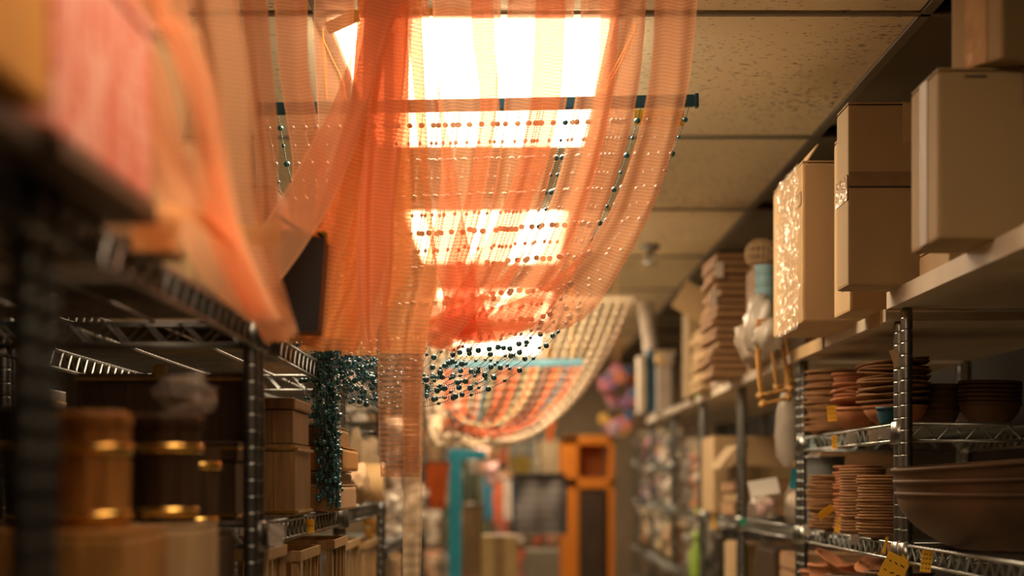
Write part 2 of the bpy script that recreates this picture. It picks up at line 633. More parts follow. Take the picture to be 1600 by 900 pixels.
def unit(label, xf, y0, y1, side, D, levels, ztop, mat=M_CHROME, boards=(), group='chrome wire shelving units', cat='shelf'):
    t = thing('wire_shelving_unit', label, cat, (xf, y0, 0), group)
    L = y1 - y0
    pmh = post_mesh(ztop, mat)
    xs = (0, side * D)
    for x in xs:
        for y in (0, L):
            link('post', pmh, t, (x, y, 0))
    rails, truss, deck = shelf_meshes(L, D, mat)
    for H in levels:
        s = link('wire_shelf', rails, t, (0 if side > 0 else -D, 0, HC + H))
        link('truss_wire', truss, s)
        link('deck_wires', deck, s)
    for (H, thick, lipx) in boards:
        bx = MB()
        x0, x1 = (-lipx, D + 0.02)
        cx = side * (x0 + x1) / 2
        bx.box((cx, L / 2, HC + H - thick / 2), (x1 - x0, L + 0.03, thick))
        bd = bx.obj('shelf_board', M_PANELSHELF, t, bevel=0.004, seg=2)
        e = MB().box((side * (x0 - 0.001), L / 2, HC + H - thick / 2 + 0.001), (0.003, L + 0.03, thick + 0.004))
        e.obj('edge_lip', M_WHITEMETAL, bd)
    return t


XLF = -0.40
XRF = 0.81
DL = DR = 0.45
low = (-0.62, -1.45)
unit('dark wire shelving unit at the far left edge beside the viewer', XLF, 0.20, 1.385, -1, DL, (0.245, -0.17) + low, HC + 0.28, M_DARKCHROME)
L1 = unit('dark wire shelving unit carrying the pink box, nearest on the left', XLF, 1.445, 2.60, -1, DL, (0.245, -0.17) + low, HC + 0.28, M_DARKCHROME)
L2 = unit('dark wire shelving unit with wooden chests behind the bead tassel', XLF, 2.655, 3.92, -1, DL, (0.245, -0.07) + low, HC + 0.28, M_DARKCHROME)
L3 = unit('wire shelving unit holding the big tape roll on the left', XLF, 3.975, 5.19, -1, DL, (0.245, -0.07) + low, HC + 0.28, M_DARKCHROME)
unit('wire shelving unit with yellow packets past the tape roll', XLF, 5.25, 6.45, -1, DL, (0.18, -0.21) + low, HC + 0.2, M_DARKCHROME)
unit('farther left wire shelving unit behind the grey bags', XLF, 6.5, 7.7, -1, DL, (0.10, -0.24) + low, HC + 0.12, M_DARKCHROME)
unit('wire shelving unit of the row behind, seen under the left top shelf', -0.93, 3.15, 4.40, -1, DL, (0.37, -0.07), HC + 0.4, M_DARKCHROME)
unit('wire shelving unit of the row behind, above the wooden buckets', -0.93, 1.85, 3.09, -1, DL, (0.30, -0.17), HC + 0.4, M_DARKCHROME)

R0 = unit('chrome wire shelving unit nearest on the right with the giant clay bowls', XRF, 2.235, 3.425, 1, DR, (-0.132,) + low, HC + 0.352, boards=((0.382, 0.030, 0.035),))
R1 = unit('chrome wire shelving unit holding stacks of clay saucers on the right', XRF, 3.487, 4.625, 1, DR, (0.117, -0.132) + low, HC + 0.33, boards=((0.352, 0.022, 0.03),))
R2 = unit('chrome wire shelving unit with the clear bag of white goods', XRF, 4.685, 5.83, 1, DR, (-0.132, -0.42) + low, HC + 0.325, boards=((0.347, 0.022, 0.03),))
R3 = unit('chrome wire shelving unit with open cartons past the clear bag', XRF, 5.89, 7.02, 1, DR, (-0.132, -0.42) + low, HC + 0.325, boards=((0.347, 0.022, 0.03),))
R4 = unit('chrome wire shelving unit packed with bagged dolls', XRF, 7.08, 8.25, 1, DR, (-0.132, -0.42) + low, HC + 0.325, boards=((0.347, 0.022, 0.03),))
R5 = unit('far chrome wire shelving unit below the blue folder', XRF, 8.31, 9.5, 1, DR, (0.08, -0.132, -0.42) + low, HC + 0.325, boards=((0.347, 0.022, 0.03),))
R6 = unit('farthest right wire shelving unit beside the orange cabinet', XRF, 9.56, 10.75, 1, DR, (0.117, -0.132, -0.42) + low, HC + 0.25)

# wrapped cardboard on the front lip of the second right shelf
for (ya, yb, mt) in ((4.15, 4.63, M_CARD3), (3.50, 3.62, M_CARD3)):
    MB().box((-0.034, (ya + yb) / 2 - 3.487, HC + 0.341), (0.004, yb - ya, 0.032)).obj('cardboard_edging', mt, R1)

# ------------------------------------------------------------------ cartons
def carton(label, x0, x1, y0, y1, z0, z1, mat=M_CARD, rz=0.0, tape='front', tmat=M_TAPE, name='cardboard_box', group=None, open_top=False, lid=None):
    """upright cardboard box: body, four top flaps, tape"""
    cx, cy = (x0 + x1) / 2, (y0 + y1) / 2
    w, d, h = x1 - x0, y1 - y0, z1 - z0
    t = thing(name, label, 'box', (cx, cy, z0), group, rz)
    MB().box((0, 0, h / 2 - 0.002), (w, d, h - 0.004)).obj('body', mat, t, bevel=min(0.006, w * .08), seg=2)
    for s in (-1, 1):
        if open_top:
            R = Matrix.Rotation(s * 0.9, 3, 'Y')
            MB().box((s * (w / 2 + w * 0.12), 0, h + w * 0.10), (w * 0.42, d * 0.98, 0.003), rot=R).obj('flap', mat, t)
        else:
            MB().box((s * w / 4, 0, h - 0.0005), (w / 2 - 0.002, d - 0.004, 0.003)).obj('flap', mat, t)
    if tape in ('front', 'side', 'both'):
        tw = min(0.05, w * 0.3, d * 0.45)
        MB().box((0, 0, h + 0.0014), (tw, d + 0.002, 0.0008)).obj('tape', tmat, t)
        MB().box((0, -d / 2 - 0.0008, h - h * 0.11), (tw, 0.0008, h * 0.22)).obj('tape', tmat, t)
        if tape != 'front':
            MB().box((-w / 2 - 0.0008, 0, h / 2), (0.0008, tw, h * 0.985)).obj('tape', tmat, t)
    if lid is not None:
        m = MB()
        m.box((0, -d / 2 - 0.0012, lid), (w * 0.99, 0.0012, 0.003))
        m.obj('seam', M_INK, t)
        MB().box((0, -d / 2 - 0.0010, lid + 0.016), (w * 0.985, 0.0012, 0.028)).obj('seam_tape', M_TAPE2, t)
        MB().box((-w / 2 - 0.0010, 0, lid + 0.0), (0.0012, d * 0.98, 0.05)).obj('seam_tape', tmat, t)
    return t


S0, S1, S2z = HC + 0.384, HC + 0.354, HC + 0.349
b3 = carton('large plain cardboard box at the right edge of the top shelf', 0.68, 1.0, 2.667, 2.845, S0, HC + 0.655, tape='side', tmat=M_TAPE2)
MB().box((-0.10, -0.0905, 0.258), (0.035, 0.0008, 0.003)).obj('marker_line', M_INK, b3)
b4 = carton('small cardboard box with glossy tape on top of the large carton', 0.731, 0.981, 2.667, 2.787, HC + 0.659, HC + 0.90, rz=math.radians(25), tape='side')
carton('tall cardboard box with a taped seam overhanging the right shelf', 0.665, 0.93, 3.30, 3.415, S0, HC + 0.743, lid=0.193, tape='front')
b2b = carton('cardboard box with printed marks behind the tall seamed box', 0.71, 0.98, 3.505, 3.675, S1, HC + 0.737, mat=M_CARD3, tape='front')
m = MB()
for k in range(9):
    z = 0.05 + k * 0.012
    m.box((-0.1358, -0.03 + 0.004 * (k % 2), z), (0.0008, 0.035 - 0.008 * (k % 3), 0.0055))
for k in range(4):
    m.box((-0.1358, 0.02, 0.28 + k * 0.014), (0.0008, 0.03, 0.005))
m.obj('printed_marks', M_INK, b2b)
b1 = carton('battered cardboard box wrapped in shiny clear tape on the right shelf', 0.655, 0.93, 3.755, 4.17, S1, HC + 0.715, mat=M_CARD3, tape='none')
# crinkled film on its aisle side, torn flap and corner
n, k2 = 26, 34
mb = MB(); vv = []; ff = []
for i in range(n + 1):
    for j in range(k2 + 1):
        u, v = i / n, j / k2
        edge = 0.02 * mnoise.noise(Vector((v * 9, 3.3, u)))
        y = -0.205 + edge + u * 0.30
        z = -0.012 + v * 0.37
        d = 0.006 + 0.011 * abs(mnoise.noise(Vector((y * 28, z * 22, 1.7)))) + 0.004 * mnoise.noise(Vector((y * 80, z * 70, 5.1)))
        vv.append((-0.1375 - d, y, z))
for i in range(n):
    for j in range(k2):
        a = i * (k2 + 1) + j
        ff.append((a, a + 1, a + k2 + 2, a + k2 + 1))
mb.add(vv, ff).obj('plastic_wrap', M_WRAP, b1, smooth=True)
MB().box((-0.115, -0.12, 0.378), (0.05, 0.17, 0.003), rot=Matrix.Rotation(-1.0, 3, 'Y')).obj('torn_flap', M_CARD3, b1)
MB().box((-0.139, -0.16, 0.28), (0.002, 0.08, 0.028)).obj('tape_band', M_TAPE, b1)
cur = [(0.02 + 0.0, -0.2095, 0.24), (0.0, -0.23, 0.245), (-0.03, -0.24, 0.238), (-0.055, -0.235, 0.243)]
mb = MB(); vv = []
for (x, y, z) in cr(cur, 6):
    vv += [(x, y, z - 0.012), (x, y, z + 0.012)]
mb.add(vv, [(2 * i, 2 * i + 1, 2 * i + 3, 2 * i + 2) for i in range(len(vv) // 2 - 1)]).obj('loose_tape', M_WRAP, b1, smooth=True)
# flat pieces lying on the shelf under it
carton('low cardboard tray on the shelf right of the seamed box', 0.79, 1.05, 3.02, 3.24, S0, S0 + 0.05, mat=M_CARD3, tape='none')

# left top shelf
SL = HC + 0.2505
carton('orange cardboard box at the top left corner, nearest the viewer', -0.66, -0.345, 0.92, 1.262, SL + 0.028, HC + 0.66, mat=pm('orange carton', (0.62, 0.26, 0.03), 0.6, 0, 0.15, 5), tape='none', tmat=M_TAPE2)
MB().box((-0.52, 1.12, SL + 0.012), (0.32, 0.40, 0.024)).obj('cardboard_sheet', M_WOODDARK, bevel=0.004)
tag(bpy.data.objects['cardboard_sheet'], 'dark board under the orange cardboard box', 'board')
pk = thing('pink_box', 'pink woven-patterned box on the left top shelf', 'box', (-0.52, 1.47, SL))


def brick_mat():
    m, nt, b = _new('pink woven print')
    tc = nt.nodes.new('ShaderNodeTexCoord')
    mp = nt.nodes.new('ShaderNodeMapping')
    mp.inputs['Rotation'].default_value = (math.pi / 2, 0, math.pi / 2)
    mp.inputs['Scale'].default_value = (1, 1, 1)
    nt.links.new(tc.outputs['Object'], mp.inputs['Vector'])
    sp = nt.nodes.new('ShaderNodeSeparateXYZ')
    nt.links.new(tc.outputs['Object'], sp.inputs[0])
    cb = nt.nodes.new('ShaderNodeCombineXYZ')
    nt.links.new(sp.outputs['Z'], cb.inputs['X'])
    nt.links.new(sp.outputs['Y'], cb.inputs['Y'])
    br = nt.nodes.new('ShaderNodeTexBrick')
    br.inputs['Scale'].default_value = 11
    br.inputs['Color1'].default_value = (0.78, 0.20, 0.13, 1)
    br.inputs['Color2'].default_value = (1.0, 0.55, 0.45, 1)
    br.inputs['Mortar'].default_value = (0.62, 0.14, 0.09, 1)
    br.inputs['Mortar Size'].default_value = 0.03
    nt.links.new(cb.outputs[0], br.inputs['Vector'])
    nt.links.new(br.outputs[0], b.inputs['Base Color'])
    b.inputs['Roughness'].default_value = 0.6
    return m


M_PINK = brick_mat()
MB().box((0, 0, 0.10), (0.34, 0.345, 0.16)).obj('body', M_PINK, pk, bevel=0.005)
MB().box((0, 0, 0.009), (0.35, 0.355, 0.018)).obj('tray', M_WOODDARK, pk, bevel=0.003)
MB().box((0, 0, 0.187), (0.344, 0.349, 0.015)).obj('lid', M_PINK, pk, bevel=0.003)
carton('tan cardboard box behind the pink box, veiled by peach ribbons', -0.60, -0.372, 1.75, 1.93, SL, HC + 0.47, mat=M_CARD3)
carton('upright tan cardboard box on the left shelf behind the ribbon curl', -0.66, -0.402, 2.12, 2.32, SL, HC + 0.43, mat=M_CARD3, open_top=False)
carton('cardboard box with an open flap beside the black bin', -0.62, -0.408, 2.70, 2.83, SL, HC + 0.39, mat=M_CARD3)
bb = carton('shallow cardboard box with open flaps stacked left of the bead rail', -0.60, -0.41, 2.95, 3.13, HC + 0.392 + 0.0, HC + 0.52, mat=M_CARD3, open_top=False)
carton('cardboard box underneath the shallow box left of the bead rail', -0.62, -0.44, 2.93, 3.15, SL, HC + 0.388, mat=M_CARD2)
# black bin with crinkled gold goods
t = thing('black_bin', 'black plastic bin of gold foil on the left top shelf', 'bin', (-0.37, 2.86, SL))
m = MB()
w0, w1, d0, d1, hh = 0.05, 0.062, 0.05, 0.06, 0.155
o8 = [(-w0, -d0, 0), (w0, -d0, 0), (w0, d0, 0), (-w0, d0, 0), (-w1, -d1, hh), (w1, -d1, hh), (w1, d1, hh), (-w1, d1, hh)]
i8 = [(x * .93, y * .93, z if z else 0.004) for (x, y, z) in o8]
m.add(o8 + i8, [(3, 2, 1, 0), (0, 1, 5, 4), (1, 2, 6, 5), (2, 3, 7, 6), (3, 0, 4, 7), (8, 9, 10, 11), (9, 8, 12, 13), (10, 9, 13, 14), (11, 10, 14, 15), (8, 11, 15, 12), (4, 5, 13, 12), (5, 6, 14, 13), (6, 7, 15, 14), (7, 4, 12, 15)])
m.obj('body', M_BLACKP, t)
for k in range(5):
    MB().blob((-0.04 + 0.02 * k, -0.02 + 0.02 * (k % 2), hh + 0.004), (0.05, 0.05, 0.03), 2, 0.5, 2.5, k).obj('foil', M_BRASS, t)
MB().box((0.0, 0.01, hh + 0.03), (0.10, 0.08, 0.003), rot=Matrix.Rotation(0.55, 3, 'Y')).obj('cardboard_flap', M_CARD2, t)

# ------------------------------------------------------------------ wooden buckets, chests, crates on the left
def bucket(label, x, y, z, r0, r1, h, wood, lid=True, nst=12, lidwood=None):
    t = thing('wooden_bucket', label, 'bucket', (x, y, z), 'wooden buckets on the left shelf')
    for k in range(nst):
        a0 = 2 * math.pi * (k + 0.03) / nst
        a1 = 2 * math.pi * (k + 0.97) / nst
        vv = []
        for (r, zz) in ((r0, 0), (r1, h)):
            for rr in (r, r - 0.006):
                for a in (a0, a1):
                    vv.append((rr * math.cos(a), rr * math.sin(a), zz))
        MB().add(vv, [(0, 1, 5, 4), (3, 2, 6, 7), (1, 3, 7, 5), (2, 0, 4, 6), (4, 5, 7, 6), (1, 0, 2, 3)]).obj('stave', wood, t)
    for zz in (h * 0.08, h * 0.74):
        r = r0 + (r1 - r0) * zz / h
        MB().lathe([(r + 0.0002, zz), (r + 0.002, zz), (r + 0.0022 + (r1 - r0) * 0.05, zz + 0.011), (r + 0.0002, zz + 0.011)], n=28).obj('band', M_BRASS, t, smooth=True)
    MB().lathe([(0, 0.004), (r0 - 0.006, 0.004), (r0 - 0.006, 0.010), (0, 0.010)], n=nst).obj('bottom', wood, t)
    if lid:
        MB().lathe([(0, h + 0.001), (r1 + 0.002, h + 0.001), (r1 + 0.003, h + 0.012), (r1 * 0.9, h + 0.019), (0, h + 0.02)], n=nst).obj('lid', lidwood or wood, t)
    return t


SB = HC - 0.166
lb1 = carton('small wooden-coloured box under the honey bucket', -0.60, -0.415, 1.80, 2.04, SB, HC - 0.057, mat=M_WOOD, tape='none', name='wooden_box')
lb2 = carton('small pale wooden box under the dark bucket', -0.50, -0.398, 2.10, 2.30, SB, HC - 0.057, mat=M_CARD3, tape='none', name='wooden_box')
for (b, s) in ((lb1, 0.185), (lb2, 0.10)):
    MB().box((0, -0.101 if b is lb2 else -0.121, 0.03), (s, 0.002, 0.006)).obj('brass_strip', M_BRASS, b)
    MB().tube([(-0.02, -0.105 if b is lb2 else -0.125, 0.075), (-0.02, -0.13, 0.05), (0.01, -0.13, 0.05), (0.01, -0.105 if b is lb2 else -0.125, 0.075)], 0.003, 6).obj('handle', M_BRASS, b)
carton('long dark wooden box below the buckets at the back', -0.80, -0.55, 2.33, 2.56, SB, HC - 0.075, mat=M_WOODDARK, tape='none', name='wooden_box')
carton('dark wooden box filling the shelf end left of the double post', -0.53, -0.42, 2.33, 2.56, SB, HC - 0.075, mat=M_WOODDARK, tape='none', name='wooden_box')
bucket('honey-coloured wooden bucket with brass bands by the nearest left post', -0.484, 1.955, HC - 0.056, 0.041, 0.044, 0.118, M_WOOD, lidwood=M_WOOD)
bucket('dark wooden bucket with brass bands under the crumpled clear bag', -0.448, 2.20, HC - 0.056, 0.037, 0.047, 0.125, M_WOODDARK, lidwood=M_WOODDARK)
bucket('slim dark bucket between the dark bucket and the double post', -0.455, 2.44, HC - 0.073, 0.030, 0.036, 0.12, M_WOODDARK, lid=False)
bucket('dark bucket hidden deep behind the honey-coloured one', -0.68, 2.44, HC - 0.073, 0.05, 0.06, 0.16, M_WOODDARK)
MB().blob((0, 0, 0.022), (0.075, 0.06, 0.05), 3, 0.9, 2.2, 4).obj('clear_bag', M_BAG, loc=(-0.425, 2.20, HC + 0.091), smooth=True)
tag(bpy.data.objects['clear_bag'], 'crumpled clear plastic bag on top of the dark bucket', 'bag')


def chest(label, x0, x1, y0, y1, z0, z1, wood, bands=(0.1, 0.9), lid=True, group='wooden chests on the left shelves'):
    w, d, h = x1 - x0, y1 - y0, z1 - z0
    t = thing('wooden_chest', label, 'chest', ((x0 + x1) / 2, (y0 + y1) / 2, z0), group)
    hb = h * 0.72 if lid else h
    nb = max(3, int(w / 0.035))
    for k in range(nb):
        MB().box((-w / 2 + w * (k + .5) / nb, -d / 2 + 0.003, hb / 2), (w / nb - 0.0012, 0.006, hb)).obj('plank', wood, t)
    MB().box((0, 0.004, hb / 2), (w - 0.002, d - 0.01, hb - 0.001)).obj('body', wood, t)
    if lid:
        l = MB().box((0, 0, hb + (h - hb) / 2 + 0.001), (w + 0.006, d + 0.006, h - hb - 0.002)).obj('lid', wood, t, bevel=0.004)
    for bz in bands:
        m = MB()
        m.box((0, -d / 2 - 0.002, h * bz), (w + 0.008, 0.003, 0.005))
        m.box((w / 2 + 0.003, 0, h * bz), (0.003, d, 0.005))
        m.obj('brass_trim', M_BRASS, t)
    MB().box((0, -d / 2 - 0.005, hb), (0.022, 0.005, 0.026)).obj('clasp', M_BRASS, t, bevel=0.002, seg=1)
    return t


SC = HC - 0.064
chest('large brown wooden chest with brass trim left of the bead tassel', -0.70, -0.385, 3.02, 3.26, SC, HC + 0.066, M_WOOD2, (0.06, 0.93), lid=False)
chest('long wooden box on top of the brass-trimmed chest', -0.70, -0.39, 3.03, 3.27, HC + 0.068, HC + 0.150, M_WOOD2, (), lid=True)
chest('dark wooden chest just left of the double post', -0.72, -0.44, 2.70, 2.95, SC, HC + 0.065, M_WOODDARK, (0.06, 0.90), lid=True)
chest('upper dark chest with brass edge beneath the left top shelf', -0.70, -0.43, 2.72, 2.94, HC + 0.067, HC + 0.175, M_WOODDARK, (0.9,), lid=False)
chest('big black chest at the back of the left bay', -0.83, -0.60, 2.28, 2.56, HC - 0.07 + 0.0, HC + 0.15, M_WOODDARK, (0.85,), lid=True) if False else None
for k, (z0, z1, xr, mt) in enumerate(((0.0, 0.055, -0.352, M_CARD2), (0.057, 0.083, -0.362, M_WOOD2), (0.085, 0.135, -0.347, M_WOOD), (0.137, 0.18, -0.368, M_WOOD2))):
    lab = ('orange-brown box at the bottom of the stack right of the bead tassel', 'thin brown box second from the bottom right of the bead tassel',
           'honey-brown box third from the bottom right of the bead tassel', 'topmost brown box of the stack right of the bead tassel')[k]
    carton(lab, -0.60, xr, 3.50, 3.86, SC + z0, SC + z1, mat=mt, tape='none', name='wooden_box', group='stack of brown boxes right of the bead tassel')

# row behind: dark chests seen under the top shelf
for k, (x0, x1, y0, y1, h, lab) in enumerate(((-1.36, -1.0, 1.95, 2.35, 0.20, 'dark chest in the row behind, left of the brass glint'),
                                            (-1.34, -1.0, 2.5, 2.95, 0.24, 'dark chest in the row behind the honey bucket'),
                                            (-1.36, -0.98, 3.3, 3.7, 0.26, 'dark chest in the row behind, under the wire truss'),
                                            (-1.34, -0.98, 3.8, 4.3, 0.22, 'dark chest in the row behind, nearest the double post'))):
    zz = HC - 0.164 if y0 < 3.1 else HC - 0.064
    chest(lab, x0, x1, y0, y1, zz, zz + h, M_WOODDARK, (0.9,), lid=True, group='dark chests in the row behind')
carton('orange cardboard box on the shelf of the row behind', -1.3, -1.0, 3.5, 3.95, HC + 0.3765, HC + 0.50, mat=M_WOOD, tape='none')


def crate(label, x0, x1, y0, y1, z0, z1, wood=M_WOODPALE):
    w, d, h = x1 - x0, y1 - y0, z1 - z0
    t = thing('wooden_crate', label, 'crate', ((x0 + x1) / 2, (y0 + y1) / 2, z0), 'slatted wooden crates under the left shelf')
    for (x, y) in ((-1, -1), (1, -1), (1, 1), (-1, 1)):
        MB().box((x * (w / 2 - 0.006), y * (d / 2 - 0.006), h / 2), (0.012, 0.012, h)).obj('corner_post', wood, t)
    for z in (0.015, h - 0.01):
        for y in (-1, 1):
            MB().box((0, y * (d / 2 + 0.003), z), (w, 0.005, 0.018)).obj('slat', wood, t)
        for x in (-1, 1):
            MB().box((x * (w / 2 + 0.003), 0, z), (0.005, d, 0.018)).obj('slat', wood, t)
    n = 4
    for k in range(n):
        MB().box((-w / 2 + w * (k + .5) / n, -d / 2 + 0.004, h / 2), (0.010, 0.004, h - 0.02)).obj('upright_slat', wood, t)
        MB().box((w / 2 - 0.003, -d / 2 + d * (k + .5) / n, h / 2), (0.004, 0.010, h - 0.02)).obj('upright_slat', wood, t)
    MB().box((0, 0, 0.01), (w - 0.01, d - 0.01, 0.006)).obj('bottom', wood, t)
    return t


SD = HC - 0.614
for k, (x0, x1, y0, y1, z1, lab) in enumerate(((-0.62, -0.40, 2.74, 2.98, -0.112, 'slatted pale crate under the tagged left shelf rail'),
                                              (-0.62, -0.39, 3.10, 3.42, -0.13, 'slatted crate below the bead tassel'),
                                              (-0.62, -0.375, 3.55, 3.85, -0.125, 'slatted crate below the stacked brown boxes'))):
    crate(lab, x0, x1, y0, y1, SD, HC + z1)

# tape roll and soft bags on the third left unit
t = thing('tape_roll', 'big glossy roll of beige tape at the left shelf end', 'roll', (-0.405, 4.96, SC))
MB().lathe([(0.022, -0.035), (0.055, -0.035), (0.057, -0.03), (0.057, 0.03), (0.055, 0.035), (0.022, 0.035), (0.022, -0.035)], (0, 0, 0.058), 36, axis='X').obj('tape', pm('beige tape roll', (0.62, 0.42, 0.2), 0.2, 0, 0.06, coat=0.5), t, smooth=False)
MB().lathe([(0.019, -0.036), (0.022, -0.036), (0.022, 0.036), (0.019, 0.036), (0.019, -0.036)], (0, 0, 0.058), 24, axis='X').obj('core', M_CARD, t)
for k, (px, py, Y, w, h, c, lab) in enumerate(((566, 708, 5.12, 0.10, 0.20, (0.42, 0.31, 0.19), 'beige cloth bag slumped above the tape roll'),
                                              (553, 730, 4.3, 0.07, 0.10, (0.42, 0.28, 0.16), 'tan cloth bag between the brown boxes and the tape roll'))):
    o = MB().blob((0, 0, h / 2), (w, 0.14, h), 3, 0.75, 2.6, k + 2).obj('cloth_bag', flat(c, 0.8), loc=(sx(px, Y), Y, SC + 0.002), smooth=True)
    tag(o, lab, 'bag', 'beige cloth bags on the left shelf')

# ------------------------------------------------------------------ clay ware on the right
MIDZ, LOWZ = HC + 0.117 + 0.0062, HC - 0.132 + 0.0062


def plate_mesh(r, h=0.012, mat=M_TERRAPALE, seed=0):
    return MB().lathe([(0, 0), (r * .62, 0), (r * .96, h * .62), (r, h * .9), (r * .985, h), (r * .93, h * .78), (r * .6, 0.0035), (0, 0.0035)], n=32, wob=0.004, seed=seed).mesh('clay_saucer', mat, smooth=True)


def plate_stack(label, group, x, y, z, r, n, step, mat=M_TERRAPALE, tilt=(0, 0), h=0.012, wander=0.006, seed=1, name='clay_saucer'):
    rn = random.Random(seed)
    ms = [plate_mesh(r * q, h, mat, seed + i) for i, q in enumerate((1.0, 0.97, 1.02))]
    zz = z
    for k in range(n):
        o = link(name, ms[k % 3], None, (x + rn.uniform(-wander, wander), y + rn.uniform(-wander, wander), zz))
        o.rotation_euler = (tilt[0] + rn.uniform(-.012, .012), tilt[1] + rn.uniform(-.012, .012), rn.uniform(0, 6))
        tag(o, label.format(nth(k, n)), 'saucer', group)
        zz += step
    return zz


def bowl_mesh(r, h, rb, wall=0.007, mat=M_TERRA, seed=0, rim=0.004, curve=0.55):
    pr = [(0, 0), (rb, 0)]
    N = 9
    for k in range(1, N + 1):
        t = k / N
        pr.append((rb + (r - rb) * math.sin(t * math.pi / 2) ** (curve + 0.5), h * t ** 1.05))
    pr.append((r + rim, h)); pr.append((r + rim, h + rim * 1.6)); pr.append((r - wall, h + rim * 1.6))
    for k in range(N - 1, 0, -1):
        t = k / N
        pr.append((max(0.004, rb + (r - rb) * math.sin(t * math.pi / 2) ** (curve + 0.5) - wall), h * t ** 1.05 + wall * .4))
    pr.append((rb * .9, wall)); pr.append((0, wall))
    return MB().lathe(pr, n=40, wob=0.003, seed=seed).mesh('clay_bowl', mat, smooth=True)


def bowl(label, x, y, z, r, h, rb, mat=M_TERRA, rot=(0, 0, 0), group=None, seed=0, name='clay_bowl', cat='bowl', curve=0.55):
    o = link(name, bowl_mesh(r, h, rb, mat=mat, seed=seed, curve=curve), None, (x, y, z))
    o.rotation_euler = rot
    return tag(o, label, cat, group)


# middle shelf of the saucer unit
plate_stack('clay saucer {} in the tall stack against the second right post', 'tall saucer stack by the second post', sx(1258, 4.42) + 0.085, 4.42, MIDZ, 0.085, 24, 0.0066, M_TERRAPALE, seed=3)
bowl('round terracotta bowl under the tilted saucers behind the yellow tag', sx(1340, 4.03), 4.03, MIDZ, 0.062, 0.045, 0.03, seed=4)
plate_stack('clay saucer {} in the tilted pile behind the yellow tag', 'saucers tilted on the terracotta bowl', sx(1336, 4.03), 4.03, MIDZ + 0.058, 0.06, 5, 0.0085, M_TERRA, tilt=(0.0, -0.12), seed=5)
bowl('small orange clay pot on top of the tilted saucers', sx(1332, 4.03), 4.03, MIDZ + 0.106, 0.046, 0.022, 0.036, seed=6, name='clay_pot', cat='pot')
bowl('terracotta bowl carrying the neat plate stack left of the post', sx(1398, 3.80), 3.80, MIDZ, 0.070, 0.040, 0.034, seed=7)
plate_stack('clay plate {} in the neat stack left of the nearest post', 'neat clay plate stack by the near post', sx(1396, 3.80), 3.80, MIDZ + 0.052, 0.082, 13, 0.0072, M_TERRAPALE, tilt=(0, -0.09), seed=8, h=0.010, wander=0.002)
bowl('small teal dish leaning under the neat plate stack', sx(1390, 3.63), 3.64, MIDZ, 0.024, 0.030, 0.019, mat=M_TEAL, seed=9, name='teal_dish', cat='dish')
for k in range(5):
    bowl('brown clay bowl %s in the nest just right of the near post' % nth(k, 5), sx(1462, 3.86), 3.86, MIDZ + k * 0.014, 0.052 + 0.002 * k, 0.034, 0.034, mat=M_TERRADARK, seed=20 + k, group='nested bowls right of the near post')
for k in range(6):
    bowl('brown clay bowl %s in the dim nest at the right edge' % nth(k, 6), sx(1546, 3.78), 3.78, MIDZ + k * 0.0095, 0.066, 0.046, 0.036, mat=M_TERRADARK, seed=30 + k, group='dim nested bowls at the right edge', rot=(0, 0.03, 0))
# lower shelf
bowl('round dark grey glazed pot behind the lower saucer stacks', sx(1290, 4.50), 4.50, LOWZ, 0.05, 0.185, 0.05, mat=M_GREYPOT, seed=11, name='grey_pot', cat='pot', curve=0.4)
plate_stack('clay saucer {} in the low stack beside the second right post', 'low saucer stack by the second post', sx(1262, 4.30) + 0.072, 4.30, LOWZ, 0.072, 18, 0.0075, M_TERRAPALE, seed=12)
plate_stack('clay saucer {} in the stack behind the yellow hanging tags', 'saucer stack behind the hanging tags', sx(1306, 4.12) + 0.06, 4.14, LOWZ, 0.06, 21, 0.0075, M_TERRA, seed=13)
plate_stack('clay saucer {} in the left column of the dense stack', 'dense saucer stack, left column', sx(1319, 3.90) + 0.055, 3.95, LOWZ, 0.055, 22, 0.0068, M_TERRAPALE, seed=14, wander=0.003)
plate_stack('clay saucer {} in the column beside the giant bowls', 'saucer column beside the giant bowls', sx(1339, 3.72) + 0.062, 3.72, LOWZ, 0.062, 20, 0.0066, M_TERRAPALE, seed=15, wander=0.003)
for k, lab in enumerate(('giant brown clay bowl at the bottom of the nest on the right', 'middle giant clay bowl in the nest on the right', 'topmost giant clay bowl tilted in the nest on the right')):
    bowl(lab, 0.945, 3.10, LOWZ + k * 0.026, 0.225, 0.098 + 0.004 * k, 0.12, mat=M_TERRADARK, seed=40 + k, group='nested giant clay bowls', rot=(0, -0.035 * k, 0), curve=0.35)
# below the lower shelf
BZ = HC - 0.414
t = MB().box((0, 0, 0), (0.42, 1.1, 0.004)).obj('shelf_liner', M_BLACKP, R1, loc=(0.22, 0.57, HC - 0.45)) if False else None
unit_l = link('wire_shelf', shelf_meshes(4.625 - 3.487, DR, M_CHROME)[0], R1, (0, 0, HC - 0.42))
link('truss_wire', shelf_meshes(4.625 - 3.487, DR, M_CHROME)[1], unit_l); link('deck_wires', shelf_meshes(4.625 - 3.487, DR, M_CHROME)[2], unit_l)
for k, (px, Y, r, h, rot, mt, lab) in enumerate(((1290, 4.2, 0.07, 0.20, (0.0, 0.0, 0), M_TERRA, 'pointed terracotta planter under the lowest right shelf rail'),
                                               (1330, 4.0, 0.085, 0.185, (0.0, 0, 0), M_TERRADARK, 'brown clay planter under the low saucer stacks'),
                                               (1385, 3.85, 0.075, 0.20, (0, 0, 0), M_TERRADARK, 'dark clay planter below the big yellow tag'),
                                               (1270, 4.48, 0.06, 0.17, (0, 0, 0), M_TERRA, 'small terracotta planter by the second right post'))):
    bowl(lab, sx(px, Y) + 0.03, Y, BZ, r, h, r * .55, mat=mt, rot=rot, seed=50 + k, name='clay_planter', cat='planter')
